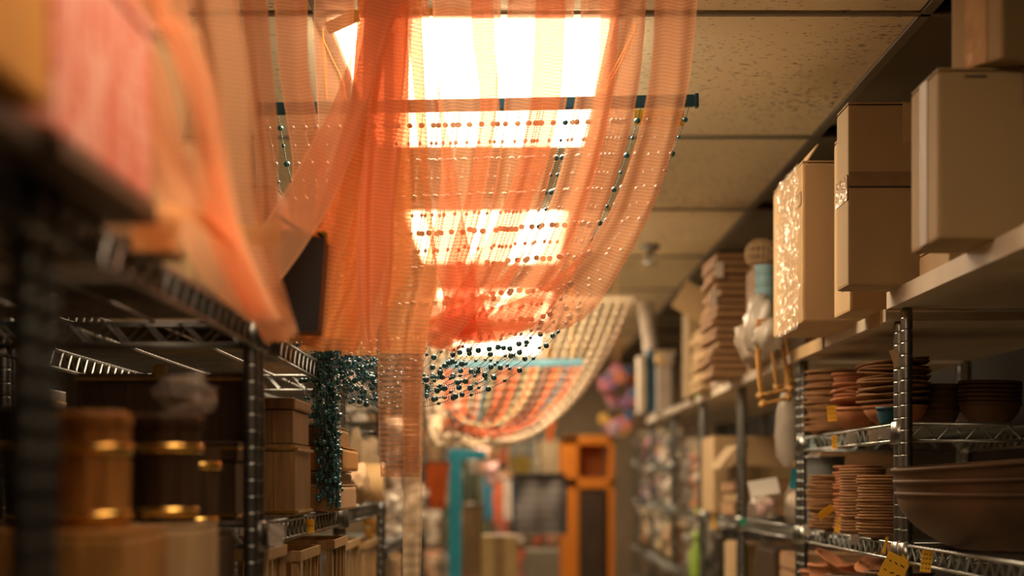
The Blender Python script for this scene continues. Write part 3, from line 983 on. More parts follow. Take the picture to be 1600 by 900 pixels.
for k in range(2):
    o = link('clay_shard', plate_mesh(0.06, 0.012, M_TERRA, 60 + k), None, (sx(1292 + 70 * k, 4.15 - .2 * k) + .02, 4.15 - .2 * k, BZ + 0.205 + 0.012 * k))
    o.rotation_euler = (0.25, 0.5 - 0.9 * k, 0)
    tag(o, ('terracotta saucer leaning up under the low shelf rail', 'terracotta saucer leaning in the planter below the yellow tag')[k], 'saucer')

# ------------------------------------------------------------------ price tags
def price_tag(label, px, py, w, h, X=None, Y=None, mat=M_YELLOW, rot=0.0, yaw=0.0, ink=M_INK, lines=3, group='yellow price tags on the right shelves', sleeve=False, fold=0.25, vert=False):
    if Y is None:
        Y = FPX * X / (px - VX)
    s = Y / FPX
    ww, hh = w * s, h * s
    c = P(px, py, Y)
    t = thing('price_tag', label, 'tag', c, group)
    R = Matrix.Rotation(yaw, 3, 'Z') @ Matrix.Rotation(rot, 3, 'Y')
    n = 6
    vv = []
    for k in range(n + 1):
        z = hh / 2 - hh * k / n
        y = fold * hh * 0.35 * math.sin(k / n * 2.2)
        for x in (-ww / 2, ww / 2):
            vv.append(R @ Vector((x, y, z)))
    vb = [v + R @ Vector((0, 0.0006, 0)) for v in vv]
    N = len(vv)
    ff = [(2 * k, 2 * k + 2, 2 * k + 3, 2 * k + 1) for k in range(n)] + [(N + 2 * k, N + 2 * k + 1, N + 2 * k + 3, N + 2 * k + 2) for k in range(n)]
    ff += [(2 * k, N + 2 * k, N + 2 * k + 2, 2 * k + 2) for k in range(n)] + [(2 * k + 1, 2 * k + 3, N + 2 * k + 3, N + 2 * k + 1) for k in range(n)]
    MB().add(vv + vb, ff).obj('paper', mat, t)
    if lines:
        m = MB(); rn = random.Random(int(px * 7 + py))
        for k in range(lines):
            u = (k + 0.8) / (lines + 0.6)
            z = hh / 2 - hh * u
            y = fold * hh * 0.35 * math.sin(u * 2.2) - 0.0006
            for q in range(3):
                if vert:
                    m.box(R @ Vector((-ww * .3 + ww * .3 * q, y, z)), (ww * .06, 0.0004, hh * .14 * rn.uniform(.6, 1.2)), rot=R)
                else:
                    m.box(R @ Vector((-ww * .28 + ww * .28 * q + rn.uniform(-.03, .03) * ww, y, z)), (ww * .17 * rn.uniform(.6, 1.2), 0.0004, hh * .045), rot=R @ Matrix.Rotation(rn.uniform(-.5, .5), 3, 'Y'))
        m.obj('printed_marks', ink, t)
    if sleeve:
        MB().box((0, -0.003, 0), (ww * 1.35, 0.002, hh * 1.1), rot=R).obj('sleeve', M_SLEEVE, t)
    return t


price_tag('yellow price tag with red marks on the terracotta bowl', 1300, 646, 14, 25, Y=3.93, ink=M_REDINK, lines=3, fold=0.1, rot=-0.08)
price_tag('small pale blue tag on the middle right rail near the second post', 1269, 693, 6, 18, X=0.797, mat=flat((0.30, 0.45, 0.50)), lines=0)
price_tag('narrow yellow tag hanging from the middle right rail', 1304, 691, 8, 22, X=0.797, lines=3, ink=M_REDINK, fold=0.1)
price_tag('clear tag sleeve at the centre of the middle right rail', 1331, 684, 11, 16, X=0.797, mat=flat((0.42, 0.42, 0.38)), lines=0, sleeve=True)
price_tag('yellow tag in the middle right rail beside the clear sleeves', 1364, 681, 10, 18, X=0.797, lines=2, sleeve=True, fold=0.05)
price_tag('wide clear sleeve on the middle right rail next to the near post', 1383, 677, 17, 17, X=0.797, mat=flat((0.40, 0.40, 0.37)), lines=0, sleeve=True)
price_tag('clear sleeve with a pale slip on the low rail at the second post', 1262, 828, 9, 16, X=0.797, mat=flat((0.55, 0.38, 0.18)), lines=2, sleeve=True)
price_tag('pale slip in a sleeve at the middle of the low right rail', 1335, 843, 10, 15, X=0.797, mat=flat((0.55, 0.40, 0.20)), lines=2, sleeve=True)
price_tag('yellow tag flicking outward left of the hanging pair', 1291, 801, 12, 30, Y=4.0, lines=0, rot=1.0, yaw=0.5)
price_tag('long yellow tag leaning over the low right rail', 1313, 818, 10, 30, Y=4.0, lines=1, rot=0.35)
price_tag('thin yellow strip hanging left of the big tag', 1385, 852, 6, 26, Y=3.52, lines=0, rot=0.25, yaw=0.6)
price_tag('orange strip hanging from the rail above the big yellow tag', 1391, 862, 7, 28, Y=3.5, mat=flat((0.55, 0.27, 0.08)), lines=0, rot=0.05)
price_tag('biggest yellow tag with handwritten price below the low rail', 1398, 888, 38, 42, Y=3.40, lines=2, rot=0.45, fold=0.3)
price_tag('yellow tag with column of marks at the lower right', 1448, 877, 17, 34, X=0.79, lines=4, rot=0.12, fold=0.15)
price_tag('orange slip in a sleeve on the left shelf rail', 432, 836, 18, 32, Y=2.72, mat=flat((0.55, 0.28, 0.07)), lines=2, sleeve=True, group='price tags on the left shelf rail', rot=0.1)
price_tag('yellow slip curled over the left shelf rail', 484, 822, 14, 22, Y=3.30, lines=1, group='price tags on the left shelf rail')
price_tag('yellow price tag taped under the right end of the navy rail', 1030, 184, 78, 24, Y=3.52, lines=1, group='yellow slips near the navy rail', fold=0.0, rot=0.02)
price_tag('yellow paper slip stuck at the near edge of the first light', 700, 18, 80, 13, Y=3.36, lines=0, group='yellow slips near the navy rail', fold=0.0, mat=flat((0.85, 0.55, 0.16)))
price_tag('tilted yellow paper slip by the left corner of the first light', 535, 34, 54, 20, Y=3.36, lines=0, group='yellow slips near the navy rail', fold=0.0, rot=-0.42, mat=flat((0.85, 0.6, 0.2)))
price_tag('small orange strip at the far edge of the first light', 755, 217.5, 55, 6, Y=4.585, lines=0, group='yellow slips near the navy rail', fold=0.0)
# torn cardboard scrap and stickers on the near post
o = MB().add([P(1389, 548, 3.46), P(1404, 545, 3.46), P(1404, 572, 3.46), P(1398, 574, 3.46), P(1394, 563, 3.46)] + [P(1389, 548, 3.464), P(1404, 545, 3.464), P(1404, 572, 3.464), P(1398, 574, 3.464), P(1394, 563, 3.464)],
             [(0, 1, 2, 3, 4), (9, 8, 7, 6, 5)] + [(i, i + 5, (i + 1) % 5 + 5, (i + 1) % 5) for i in range(5)]).obj('cardboard_scrap', M_CARD3)
tag(o, 'torn scrap of cardboard stuck on the nearest right post', 'cardboard')

# ------------------------------------------------------------------ bamboo handles hanging from the right shelf
t = thing('bamboo_handle_set', 'bundle of slim bamboo frames hanging below the taped box', 'frame', P(1208, 500, 4.62), None)
o0 = P(1208, 500, 4.62)
for k, (xa, xb, xc, xd, yt, yb, Y) in enumerate(((1183, 1212, 1188, 1234, 500, 618, 4.60), (1186, 1216, 1192, 1231, 505, 632, 4.66), (1205, 1222, 1214, 1236, 502, 606, 4.70))):
    a, b, c, d = P(xa, yt, Y), P(xc, yb, Y), P(xd, yb - 10, Y + .02), P(xb, yt, Y + .02)
    MB().tube(cr([a, a.lerp(b, .5) + Vector((-.004, 0, 0)), b], 6), [0.0055 - 0.0004 * (i % 3) for i in range(13)], 8).obj('bamboo_rod', M_BAMBOO, t, off=o0, smooth=True)
    MB().tube(cr([d, d.lerp(c, .5) + Vector((.004, 0, 0)), c], 6), [0.0055 - 0.0004 * (i % 3) for i in range(13)], 8).obj('bamboo_rod', M_BAMBOO, t, off=o0, smooth=True)
    MB().tube([b, b.lerp(c, .33), b.lerp(c, .66), c], [.006, .0048, .0048, .006], 8).obj('cross_bar', M_BAMBOO, t, off=o0, smooth=True)
    MB().tube([a, d], 0.004, 7).obj('cross_bar', M_BAMBOO, t, off=o0, smooth=True)
    for q in (b, c):
        MB().blob(q, (0.024, 0.02, 0.022), 2, 0.5, 2.5, k).obj('knot', M_BAMBOO, t, off=o0, smooth=True)

# ------------------------------------------------------------------ goods on the right top shelf
def sheet_stack(label, group, x0, x1, y0, y1, z, n, step, mat, name='folded_carton', jit=0.012, seed=2):
    rn = random.Random(seed)
    me = MB().box((0, 0, step * .42), (x1 - x0, y1 - y0, step * .84)).mesh(name, mat, bevel=step * .2, seg=1)
    for k in range(n):
        o = link(name, me, None, ((x0 + x1) / 2 + rn.uniform(-jit, jit), (y0 + y1) / 2 + rn.uniform(-jit, jit), z + k * step))
        o.rotation_euler = (0, 0, rn.uniform(-.06, .06))
        tag(o, label.format(nth(k, n)), 'cardboard', group)


sheet_stack('flattened brown carton {} in the tall stack on the top shelf', 'tall stack of flattened cartons', 0.685, 1.02, 5.60, 5.95, S2z, 17, 0.0245, M_CARD2, seed=3)
sheet_stack('flattened tan carton {} in the shorter stack beyond the tall one', 'shorter stack of flattened cartons', 0.74, 1.02, 6.45, 6.85, S2z, 9, 0.028, M_CARD3, seed=4)
carton('upright tan carton with a raised lid past the flattened cartons', 0.745, 0.93, 7.0, 7.25, S2z, S2z + 0.40, mat=M_CARD, tape='none')
o = MB().box((0, 0, 0), (0.16, 0.004, 0.12), rot=Matrix.Rotation(0.55, 3, 'Y')).obj('carton_lid', M_CARD3, loc=(sx(1088, 6.6), 6.6, S2z + 0.252 + 0.095))
tag(o, 'loose tan carton lid tilted on the flattened cartons', 'cardboard')
# white slips hanging on the tall stack
for k, (px, py, w, h) in enumerate(((1124, 421, 13, 24), (1115, 464, 9, 26))):
    price_tag(('white slip near the top of the tall carton stack', 'lower white slip on the tall carton stack')[k], px, py, w, h, Y=5.578, mat=flat((0.72, 0.64, 0.55)), lines=0, group='white slips on the carton stack', fold=0.1)
# white goods in soft plastic before the taped box
for k, (px, pyb, pyt, Y, w, c, lab) in enumerate(((1172, 556, 462, 4.75, 0.10, (0.55, 0.46, 0.36), 'puffy grey plastic pouch left of the taped box'),
                                                 (1160, 566, 500, 5.0, 0.10, (0.50, 0.42, 0.33), 'smaller grey plastic pouch left of the taped box'),
                                                 (1185, 548, 500, 4.55, 0.08, (0.60, 0.50, 0.40), 'pale plastic pouch above the bamboo frames'))):
    z0 = S2z + 0.001
    hh = sz(pyt, Y) - z0
    o = MB().blob((0, 0, hh / 2), (w, 0.12, hh), 3, 0.45, 2.0, k + 6).obj('plastic_pouch', M_BAGWHITE if k != 1 else flat(c, .5), loc=(sx(px, Y) + .03, Y, z0), smooth=True)
    tag(o, lab, 'bag', 'plastic pouches on the right top shelf')
for k in range(3):
    z = S2z + 0.155 + k * 0.034
    o = link('paper_cup', MB().lathe([(0, 0), (0.026, 0), (0.031, 0.05), (0.0325, 0.052), (0.030, 0.053), (0.025, 0.004), (0, 0.004)], n=20).mesh('paper_cup', flat((0.28, 0.47, 0.52), 0.5), smooth=True), None, (sx(1194, 4.9), 4.88, z))
    tag(o, 'pale blue paper cup %s left of the taped box' % nth(k, 3), 'cup', 'nested pale blue cups')
bx = carton('grey box carrying the pale blue cups', sx(1186, 4.9), sx(1186, 4.9) + 0.12, 4.82, 4.98, S2z, S2z + 0.153, mat=flat((0.30, 0.25, 0.2), .7), tape='none')
t = thing('wicker_ball', 'round wicker basket above the pale blue cups', 'basket', (sx(1190, 5.15), 5.15, S2z + 0.30))
for k in range(9):
    a = k * math.pi / 9
    pts = [(0.048 * math.cos(b) * math.cos(a), 0.048 * math.cos(b) * math.sin(a), 0.045 * math.sin(b) + 0.045) for b in [i * math.pi / 8 for i in range(16)]]
    MB().tube(pts, 0.005, 5, closed=True).obj('wicker_hoop', M_CARD3, t, smooth=True)
for z in (0.02, 0.045, 0.07):
    q = math.sqrt(max(0.0004, 0.048 ** 2 - (z - .045) ** 2))
    MB().tube([(q * math.cos(i * math.pi / 8), q * math.sin(i * math.pi / 8), z) for i in range(16)], 0.005, 5, closed=True).obj('wicker_hoop', M_CARD3, t, smooth=True)
carton('brown box under the wicker basket', 0.74, 0.92, 5.07, 5.25, S2z, S2z + 0.299, mat=M_CARD2, tape='none')


def bottle(label, px, Y, z0, h, r, col, capcol, X=None):
    t = thing('bottle', label, 'bottle', (X if X is not None else sx(px, Y), Y, z0))
    MB().lathe([(0, 0), (r, 0), (r * 1.02, h * .1), (r, h * .55), (r * .45, h * .74), (r * .36, h * .84), (0, h * .84)], n=20).obj('body', flat(col, .3), t, smooth=True)
    MB().lathe([(0, h * .82), (r * .62, h * .82), (r * .66, h * .9), (r * .5, h), (0, h)], n=16).obj('cap', flat(capcol, .4), t, smooth=True)
    return t


bottle('bright green bottle at the shelf edge before the white dolls', 1091, 6.95, S2z, 0.115, 0.026, (0.03, 0.50, 0.16), (0.02, 0.55, 0.2), X=0.79)
for k, (X, Y, h, c, lab) in enumerate(((0.800, 6.06, 0.20, (0.80, 0.68, 0.58), 'tall white doll figure beside the tall carton stack'), (0.79, 6.32, 0.15, (0.72, 0.62, 0.52), 'smaller white doll figure right of the green bottle'), (0.80, 5.46, 0.13, (0.7, 0.55, 0.4), 'white doll figure nearest the grey pouches'))):
    t = thing('doll', lab, 'doll', (X, Y, S2z), 'white dolls on the right top shelf')
    MB().lathe([(0, 0), (h * .22, 0), (h * .17, h * .3), (h * .10, h * .58), (h * .05, h * .68), (0, h * .68)], n=16).obj('dress', flat(c, .7), t, smooth=True)
    MB().blob((0, 0, h * .82), (h * .28, h * .28, h * .32), 2, 0.05, 2, k).obj('head', flat((.7, .5, .38), .6), t, smooth=True)
    MB().blob((0, 0.004, h * .90), (h * .32, h * .32, h * .2), 2, 0.2, 3, k).obj('hat', flat((.7, .16, .07) if k < 2 else (.6, .5, .4), .7), t, smooth=True)
    for s in (-1, 1):
        MB().tube([(s * h * .06, 0, h * .58), (s * h * .16, -h * .04, h * .46), (s * h * .18, -h * .08, h * .34)], [h * .045, h * .04, h * .035], 7).obj('arm', flat(c, .7), t, smooth=True)


def book(label, px0, px1, pyt, Y, z0, col, depth=0.16, page=(0.7, 0.62, 0.5), name='book', lean=0.0):
    x0, x1 = sx(px0, Y), sx(px1, Y)
    h = sz(pyt, Y) - z0
    t = thing(name, label, 'book', ((x0 + x1) / 2, Y, z0))
    t.rotation_euler = (0, lean, 0)
    w = x1 - x0
    m = MB()
    m.box((-w / 2 + 0.002, depth / 2, h / 2), (0.004, depth, h)); m.box((w / 2 - 0.002, depth / 2, h / 2), (0.004, depth, h)); m.box((0, 0.002, h / 2), (w, 0.004, h))
    m.obj('cover', flat(col, .5), t)
    MB().box((0, depth / 2, h / 2), (w - 0.009, depth - 0.012, h - 0.012)).obj('pages', flat(page, .8), t)
    return t


ZB = S2z
book('tall white folder at the left end of the far top shelf', 999, 1010, 555, 8.6, ZB, (0.66, 0.58, 0.46), 0.2, name='folder')
book('dark blue folder between two white folders on the far top shelf', 1012, 1026, 545, 8.62, ZB, (0.015, 0.10, 0.19), 0.2, name='folder')
book('wide white folder right of the blue folder', 1028, 1050, 572, 8.5, ZB, (0.70, 0.62, 0.54), 0.2, name='folder')
t = thing('paper_roll', 'white paper roll leaning above the blue folder', 'roll', (sx(1030, 8.9), 8.9, S2z))
MB().tube([(0.0, 0, 0.0), (-0.075, 0, 0.60)], 0.040, 20).obj('paper', flat((0.68, 0.60, 0.50), .7), t, smooth=False)
MB().tube([(-0.0749, 0, 0.598), (-0.0757, 0, 0.604)], 0.028, 16).obj('core', flat((0.2, 0.15, 0.1), .7), t)
for k, (px, py, c, lab) in enumerate(((1034, 561, (0.72, 0.52, 0.26), 'yellowish plush head above the white folder'), (1044, 556, (0.75, 0.66, 0.55), 'white plush head above the white folder'))):
    t = thing('plush_toy', lab, 'toy', (sx(px, 8.58), 8.58, sz(572, 8.5) + 0.002), 'plush toys above the white folder')
    MB().blob((0, 0, 0.035), (0.075, 0.07, 0.07), 2, 0.15, 2, k).obj('head', flat(c, .9), t, smooth=True)
    for s in (-1, 1):
        MB().blob((s * 0.026, 0, 0.07), (0.026, 0.02, 0.03), 2, 0.1, 2, k).obj('ear', flat(c, .9), t, smooth=True)

# ------------------------------------------------------------------ sprinkler
c = P(1016, 384, 6.72)
t = thing('sprinkler_head', 'small metal sprinkler head on the ceiling by the ribbon edge', 'sprinkler', (c.x, 6.72, CEIL - 0.003))
MB().lathe([(0, 0.002), (0.04, 0.002), (0.036, -0.01), (0.016, -0.014), (0.016, -0.03), (0, -0.03)], n=20).obj('escutcheon', M_CHROME, t, smooth=True)
MB().lathe([(0, -0.065), (0.030, -0.066), (0.030, -0.069), (0, -0.070)], n=16).obj('deflector', M_CHROME, t)
for s in (-1, 1):
    MB().tube([(s * 0.012, 0, -0.026), (s * 0.02, 0, -0.045), (s * 0.004, 0, -0.066)], 0.004, 6).obj('yoke_arm', M_CHROME, t, smooth=True)

# ------------------------------------------------------------------ bead curtains
def resample(pts, step):
    out = [Vector(pts[0])]
    acc = 0.0
    for a, b in zip(pts[:-1], pts[1:]):
        a, b = Vector(a), Vector(b)
        L = (b - a).length
        if L < 1e-9:
            continue
        d = step - acc
        while d <= L:
            out.append(a.lerp(b, d / L))
            d += step
        acc = (acc + L) % step if L >= step - acc else acc + L
    return out


def bez(p0, p1, p2, p3, n=26):
    out = []
    for k in range(n + 1):
        t = k / n
        out.append(tuple((1 - t) ** 3 * a + 3 * (1 - t) ** 2 * t * b + 3 * (1 - t) * t * t * c + t ** 3 * d for a, b, c, d in zip(p0, p1, p2, p3)))
    return out


YBEAD = 3.5
root_loc = P(748, 164, YBEAD)
bc = thing('bead_curtain', 'navy-railed curtain of peacock-blue bead strands gathered to the left', 'bead curtain', root_loc)
# header rail
pa, pb = P(407, 170.5, YBEAD), P(1088, 157.5, YBEAD)
dv = pb - pa
ang = math.atan2(dv.z, dv.x)
Rb = Matrix.Rotation(-ang, 3, 'Y')
MB().box(pa.lerp(pb, .5), (dv.length, 0.016, 0.0245), rot=Rb).obj('header_rail', M_BAR, bc, off=root_loc, bevel=0.002)
for q in (pa, pb):
    MB().box(q, (0.009, 0.020, 0.0285), rot=Rb).obj('end_cap', M_BAR, bc, off=root_loc, bevel=0.002)
# cords up to the ceiling
for (pts, r) in (([(993, 20, 3.47), (993, 45, 3.475), (968, 92, 3.49), (941, 142, 3.5)], 0.0018), ([(993, 45, 3.475), (973, 92, 3.49), (944, 144, 3.5), (936, 146, 3.49)], 0.0018),
                 ([(507, 14, 3.47), (504, 40, 3.475), (508, 100, 3.49), (511, 160, 3.5)], 0.0018), ([(502, 58, 3.48), (507, 120, 3.49), (510, 160, 3.5)], 0.0018), ([(503, 58, 3.48), (520, 95, 3.49), (535, 127, 3.5), (541, 160, 3.5)], 0.0018)):
    MB().tube([P(*p) for p in cr(pts, 6)], r, 6).obj('hanging_cord', M_CORD, bc, off=root_loc, smooth=True)
MB().blob(P(941, 145, 3.49), (0.022, 0.012, 0.014), 2, 0.4, 3, 1).obj('cord_knot', M_CORD, bc, off=root_loc, smooth=True)

i1v, i1f = ICO(1)
i2v, i2f = ICO(2)
NS = 36
rb = random.Random(21)
EXTRA = [rb.uniform(0.3, 0.98) for _ in range(12)]
for i in range(NS + len(EXTRA) + 22):
    u = i / (NS - 1) if i < NS else (EXTRA[i - NS] if i < NS + len(EXTRA) else 0.2)
    xi = 415 + u * (1077 - 415)
    yb = 170.5 + (157.5 - 170.5) * u + 9
    s = max(0.0, (xi - 515) / (1077 - 515))
    dy = lambda a: rb.uniform(-a, a)
    hookx, hooky = 503 + dy(8), 292 + abs(dy(30)) + (rb.random() < 0.35) * rb.uniform(40, 150)
    tailx, taily = 512 + dy(20), 796 - abs(dy(50))
    if i >= NS + len(EXTRA):
        path = cr([(hookx, hooky, YBEAD), (502 + dy(12), hooky + 40, YBEAD + dy(.02)), (506 + dy(15), 480 + dy(20), YBEAD + dy(.03)), (508 + dy(22), 610, YBEAD + dy(.03)), (tailx + dy(6), 715, YBEAD + dy(.03)), (tailx, taily + 6, YBEAD + dy(.03))], 8)
    elif xi < 500:
        pts = [(xi, yb, YBEAD), (xi + 10 + dy(3), yb + 70, YBEAD), (xi + 22 + dy(4), 310, YBEAD), (452 + (xi - 415) * .6, 430, YBEAD - .01), (464 + (xi - 415) * .4, 560, YBEAD - .02 + dy(.02)), (484 + (xi - 415) * .3, 650, YBEAD + dy(.03)), (tailx, 730, YBEAD + dy(.03)), (tailx + dy(5), taily, YBEAD + dy(.03))]
        path = cr(pts, 10)
    else:
        low_ = 40 * s
        p0 = (xi, yb, YBEAD)
        p1 = (xi - 78 * s - 4 + dy(6), 425 + dy(22), YBEAD + dy(.015))
        p2 = (522 + 0.43 * (xi - 522) + dy(32), 742 + low_ + dy(45), YBEAD + dy(.08))
        p3 = (532 + dy(12), 545 + dy(45), YBEAD + dy(.04))
        path = bez(p0, p1, p2, p3, 34)
        up = cr([p3, (520 + dy(8), (p3[1] + hooky) / 2, YBEAD + dy(.02)), (hookx, min(hooky, p3[1] - 20), YBEAD), (hookx - 8, min(hooky, p3[1] - 20) + 22, YBEAD), (502 + dy(8), 500, YBEAD + dy(.02)), (tailx - 4, 620, YBEAD + dy(.03)), (tailx, 720, YBEAD + dy(.03)), (tailx + dy(4), taily, YBEAD + dy(.03))], 8)
        path = path + up[1:]
    W = [P(*p) for p in path]
    q = resample(W, 0.00475)
    sm, lg = MB(), MB()
    per = 16
    ph = 2
    for k, c in enumerate(q):
        m16 = (k + ph) % per
        c = c - root_loc
        if m16 == 8:
            r = 0.0064 * rb.uniform(.93, 1.05)
            lg.add([(c.x + a * r, c.y + b * r, c.z + d * r) for (a, b, d) in i2v], i2f)
        elif m16 == 0:
            r = 0.0038
            lg.add([(c.x + a * r, c.y + b * r, c.z + d * r) for (a, b, d) in i2v], i2f)
        elif m16 in (7, 9):
            continue
        else:
            r = 0.00165
            sm.add([(c.x + a * r, c.y + b * r, c.z + d * r) for (a, b, d) in i1v], i1f)
    st = sm.obj('bead_strand', M_SEED, bc, smooth=True)
    st['kind'] = 'stuff'
    b_ = lg.obj('round_beads', M_BEAD, st, smooth=True)
    b_['kind'] = 'stuff'


def drape(label, name, Y, pxl, pxr, pyl, pyr, n, head_mat, mats, gx, gy, lowy, p1drop, bead_r, step, tail, cat='bead curtain', seed=5, railh=0.02, side=60):
    rr = random.Random(seed)
    loc = P((pxl + pxr) / 2, (pyl + pyr) / 2, Y)
    t = thing(name, label, cat, loc)
    a, b = P(pxl, pyl, Y), P(pxr, pyr, Y)
    d = b - a
    MB().box(a.lerp(b, .5), (d.length, 0.02, railh), rot=Matrix.Rotation(-math.atan2(d.z, d.x), 3, 'Y')).obj('header_rail', head_mat, t, off=loc, bevel=0.002)
    for q in (a + d * .08, b - d * .08):
        MB().tube([(q.x, q.y, q.z), (q.x, q.y - 0.01, CEIL)], 0.002, 5).obj('hanging_cord', M_CORD, t, off=loc)
    for i in range(n):
        u = (i + .5) / n
        x = pxl + (pxr - pxl) * u
        y = pyl + (pyr - pyl) * u + railh * FPX / Y * .5
        dy = lambda q: rr.uniform(-q, q)
        p0 = (x, y, Y)
        p1 = (x - side * u + dy(4), y + p1drop + dy(8), Y + dy(.03))
        p2 = (gx + .52 * (x - gx) + dy(10), lowy + dy(14), Y + dy(.12))
        p3 = (gx + dy(16), gy + dy(16), Y + dy(.06))
        path = bez(p0, p1, p2, p3, 26)
        path += cr([p3, (gx + dy(20), gy + tail * .5, Y + dy(.06)), (gx + dy(26), gy + tail * rr.uniform(.75, 1.1), Y + dy(.06))], 6)[1:]
        q = resample([P(*p) for p in path], step)
        m = MB()
        for k in range(len(q) - 1):
            c0, c1 = q[k] - loc, q[k + 1] - loc
            w = c0.lerp(c1, .06); v = c0.lerp(c1, .5); z = c0.lerp(c1, .94)
            m.tube([w, v, z], [bead_r * .55, bead_r, bead_r * .55], 6)
        o = m.obj('bead_strand', mats[rr.randrange(len(mats))], t, smooth=True)
        o['kind'] = 'stuff'
    return t


drape('cream bead curtain looped back behind the blue bead strands', 'bead_curtain', 7.16, 655, 990, 470, 468, 22, M_CREAM,
      [M_CREAM, M_CREAM, flat((0.66, 0.5, 0.38), .5)], 690, 655, 752, 130, 0.0125, 0.036, 45, seed=6, side=45)
drape('painted curtain of orange, white and blue strands with a light blue rail', 'bead_curtain', 6.55, 692, 911, 570, 566, 40, flat((0.16, 0.42, 0.55), .5),
      [flat((0.80, 0.22, 0.09), .5), flat((0.80, 0.22, 0.09), .5), flat((0.78, 0.36, 0.26), .5), flat((0.72, 0.6, 0.48), .5), flat((0.10, 0.27, 0.38), .5), flat((0.04, 0.09, 0.08), .5), flat((0.66, 0.55, 0.30), .5)], 712, 648, 712, 70, 0.0085, 0.035, 26, seed=8, side=26, railh=0.026)

# ------------------------------------------------------------------ peach ribbon curtain
rloc = P(700, 0, 3.0)
rc = thing('ribbon_curtain', 'sheer peach ribbon curtain draped across the aisle in front of the beads', 'curtain', rloc)


def ribbon(rows, mat=M_SHEER, n=10, cross=14, pleat=0.006, waves=2.0, seed=0, name='ribbon', hem=True):
    """rows: (xl, yl, xr, yr, Y) in order along the ribbon"""
    rr = random.Random(seed * 13 + 5)
    ph = rr.random() * 6
    if rows[0][1] < 0:      # pinned to the ceiling above
        xl, yl, xr, yr, Y = rows[0]
        yc = VY - 0.936 * FPX / Y
        rows = [(xl, yc, xr, yc, Y)] + list(rows)
    pts = cr(rows, n)
    vv, uvs = [], []
    L = 0.0
    prev = None
    for k, (xl, yl, xr, yr, Y) in enumerate(pts):
        a, b = P(xl, yl, Y), P(xr, yr, Y)
        mid = a.lerp(b, .5)
        if prev is not None:
            L += (mid - prev).length
        prev = mid
        for j in range(cross + 1):
            u = j / cross
            p = a.lerp(b, u)
            d = pleat * math.sin(2 * math.pi * waves * u + ph + 0.9 * math.sin(L * 6 + ph)) + 0.4 * pleat * mnoise.noise(Vector((u * 3, L * 7, seed)))
            p = p + Vector((0, d, 0)) + Vector((0.25 * d, 0, 0))
            vv.append(p)
            uvs.append((u * 2 - 1, L))
    ff = []
    w = cross + 1
    for k in range(len(pts) - 1):
        for j in range(cross):
            ff.append((k * w + j, k * w + j + 1, (k + 1) * w + j + 1, (k + 1) * w + j))
    me = MB().add(vv, ff).mesh(name, mat, smooth=True, off=rloc)
    ul = me.uv_layers.new(name='uv')
    idx = [0] * len(me.loops)
    me.loops.foreach_get('vertex_index', idx)
    flatuv = []
    for i in idx:
        flatuv.extend(uvs[i])
    ul.data.foreach_set('uv', flatuv)
    return link(name, me, rc)


def v(y, xl, xr, Y, tilt=0):
    return (xl, y, xr, y + tilt, Y)


# --- right hand ribbons sweeping down to the gather
ribbon([v(-40, 1022, 1094, 3.02), v(60, 1020, 1086, 3.02), v(150, 1009, 1074, 3.03), v(240, 986, 1051, 3.04), v(330, 952, 1018, 3.05), (905, 400, 970, 422, 3.06), (836, 455, 912, 498, 3.07), (755, 485, 830, 526, 3.08), (660, 500, 735, 538, 3.08)], seed=1, pleat=0.009, waves=1.5)
ribbon([v(-40, 908, 1012, 3.06), v(60, 905, 1007, 3.06), v(150, 897, 997, 3.06), v(240, 880, 976, 3.07), v(330, 853, 944, 3.08), (806, 410, 898, 425, 3.09), (740, 470, 838, 505, 3.1), (665, 500, 745, 535, 3.1)], seed=2, pleat=0.011, waves=2.5)
ribbon([v(-40, 793, 900, 3.09), v(60, 790, 896, 3.09), v(150, 786, 889, 3.09), v(240, 778, 871, 3.1), v(330, 762, 846, 3.11), (728, 420, 806, 430, 3.12), (685, 490, 752, 510, 3.12), (640, 520, 690, 545, 3.12)], seed=3, pleat=0.012, waves=2.5)
ribbon([v(-40, 674, 782, 3.12), v(60, 676, 779, 3.12), v(150, 682, 776, 3.12), v(240, 688, 766, 3.12), v(330, 682, 750, 3.13), v(430, 660, 722, 3.14), v(520, 640, 700, 3.14)], seed=15, pleat=0.010, waves=2.0)
ribbon([v(-40, 836, 884, 3.02), v(60, 834, 880, 3.02), v(150, 828, 874, 3.02), v(240, 812, 856, 3.03), v(330, 782, 824, 3.04), (730, 430, 776, 440, 3.05), (684, 500, 728, 512, 3.05), (648, 534, 690, 550, 3.05)], seed=4, pleat=0.008, waves=1.0)
ribbon([v(-40, 735, 772, 3.05), v(60, 740, 774, 3.05), v(150, 750, 780, 3.05), v(240, 742, 782, 3.06), v(330, 722, 768, 3.07), v(430, 695, 745, 3.08), v(515, 690, 742, 3.09), (672, 538, 712, 552, 3.1)], seed=5, pleat=0.006, waves=1.0)
ribbon([v(-40, 940, 968, 3.14), v(60, 938, 966, 3.14), v(150, 930, 958, 3.14), v(240, 912, 940, 3.14), v(330, 880, 914, 3.14), (826, 430, 866, 440, 3.14), (760, 500, 810, 520, 3.14), (690, 520, 740, 545, 3.14)], seed=28, pleat=0.004, waves=1.0)
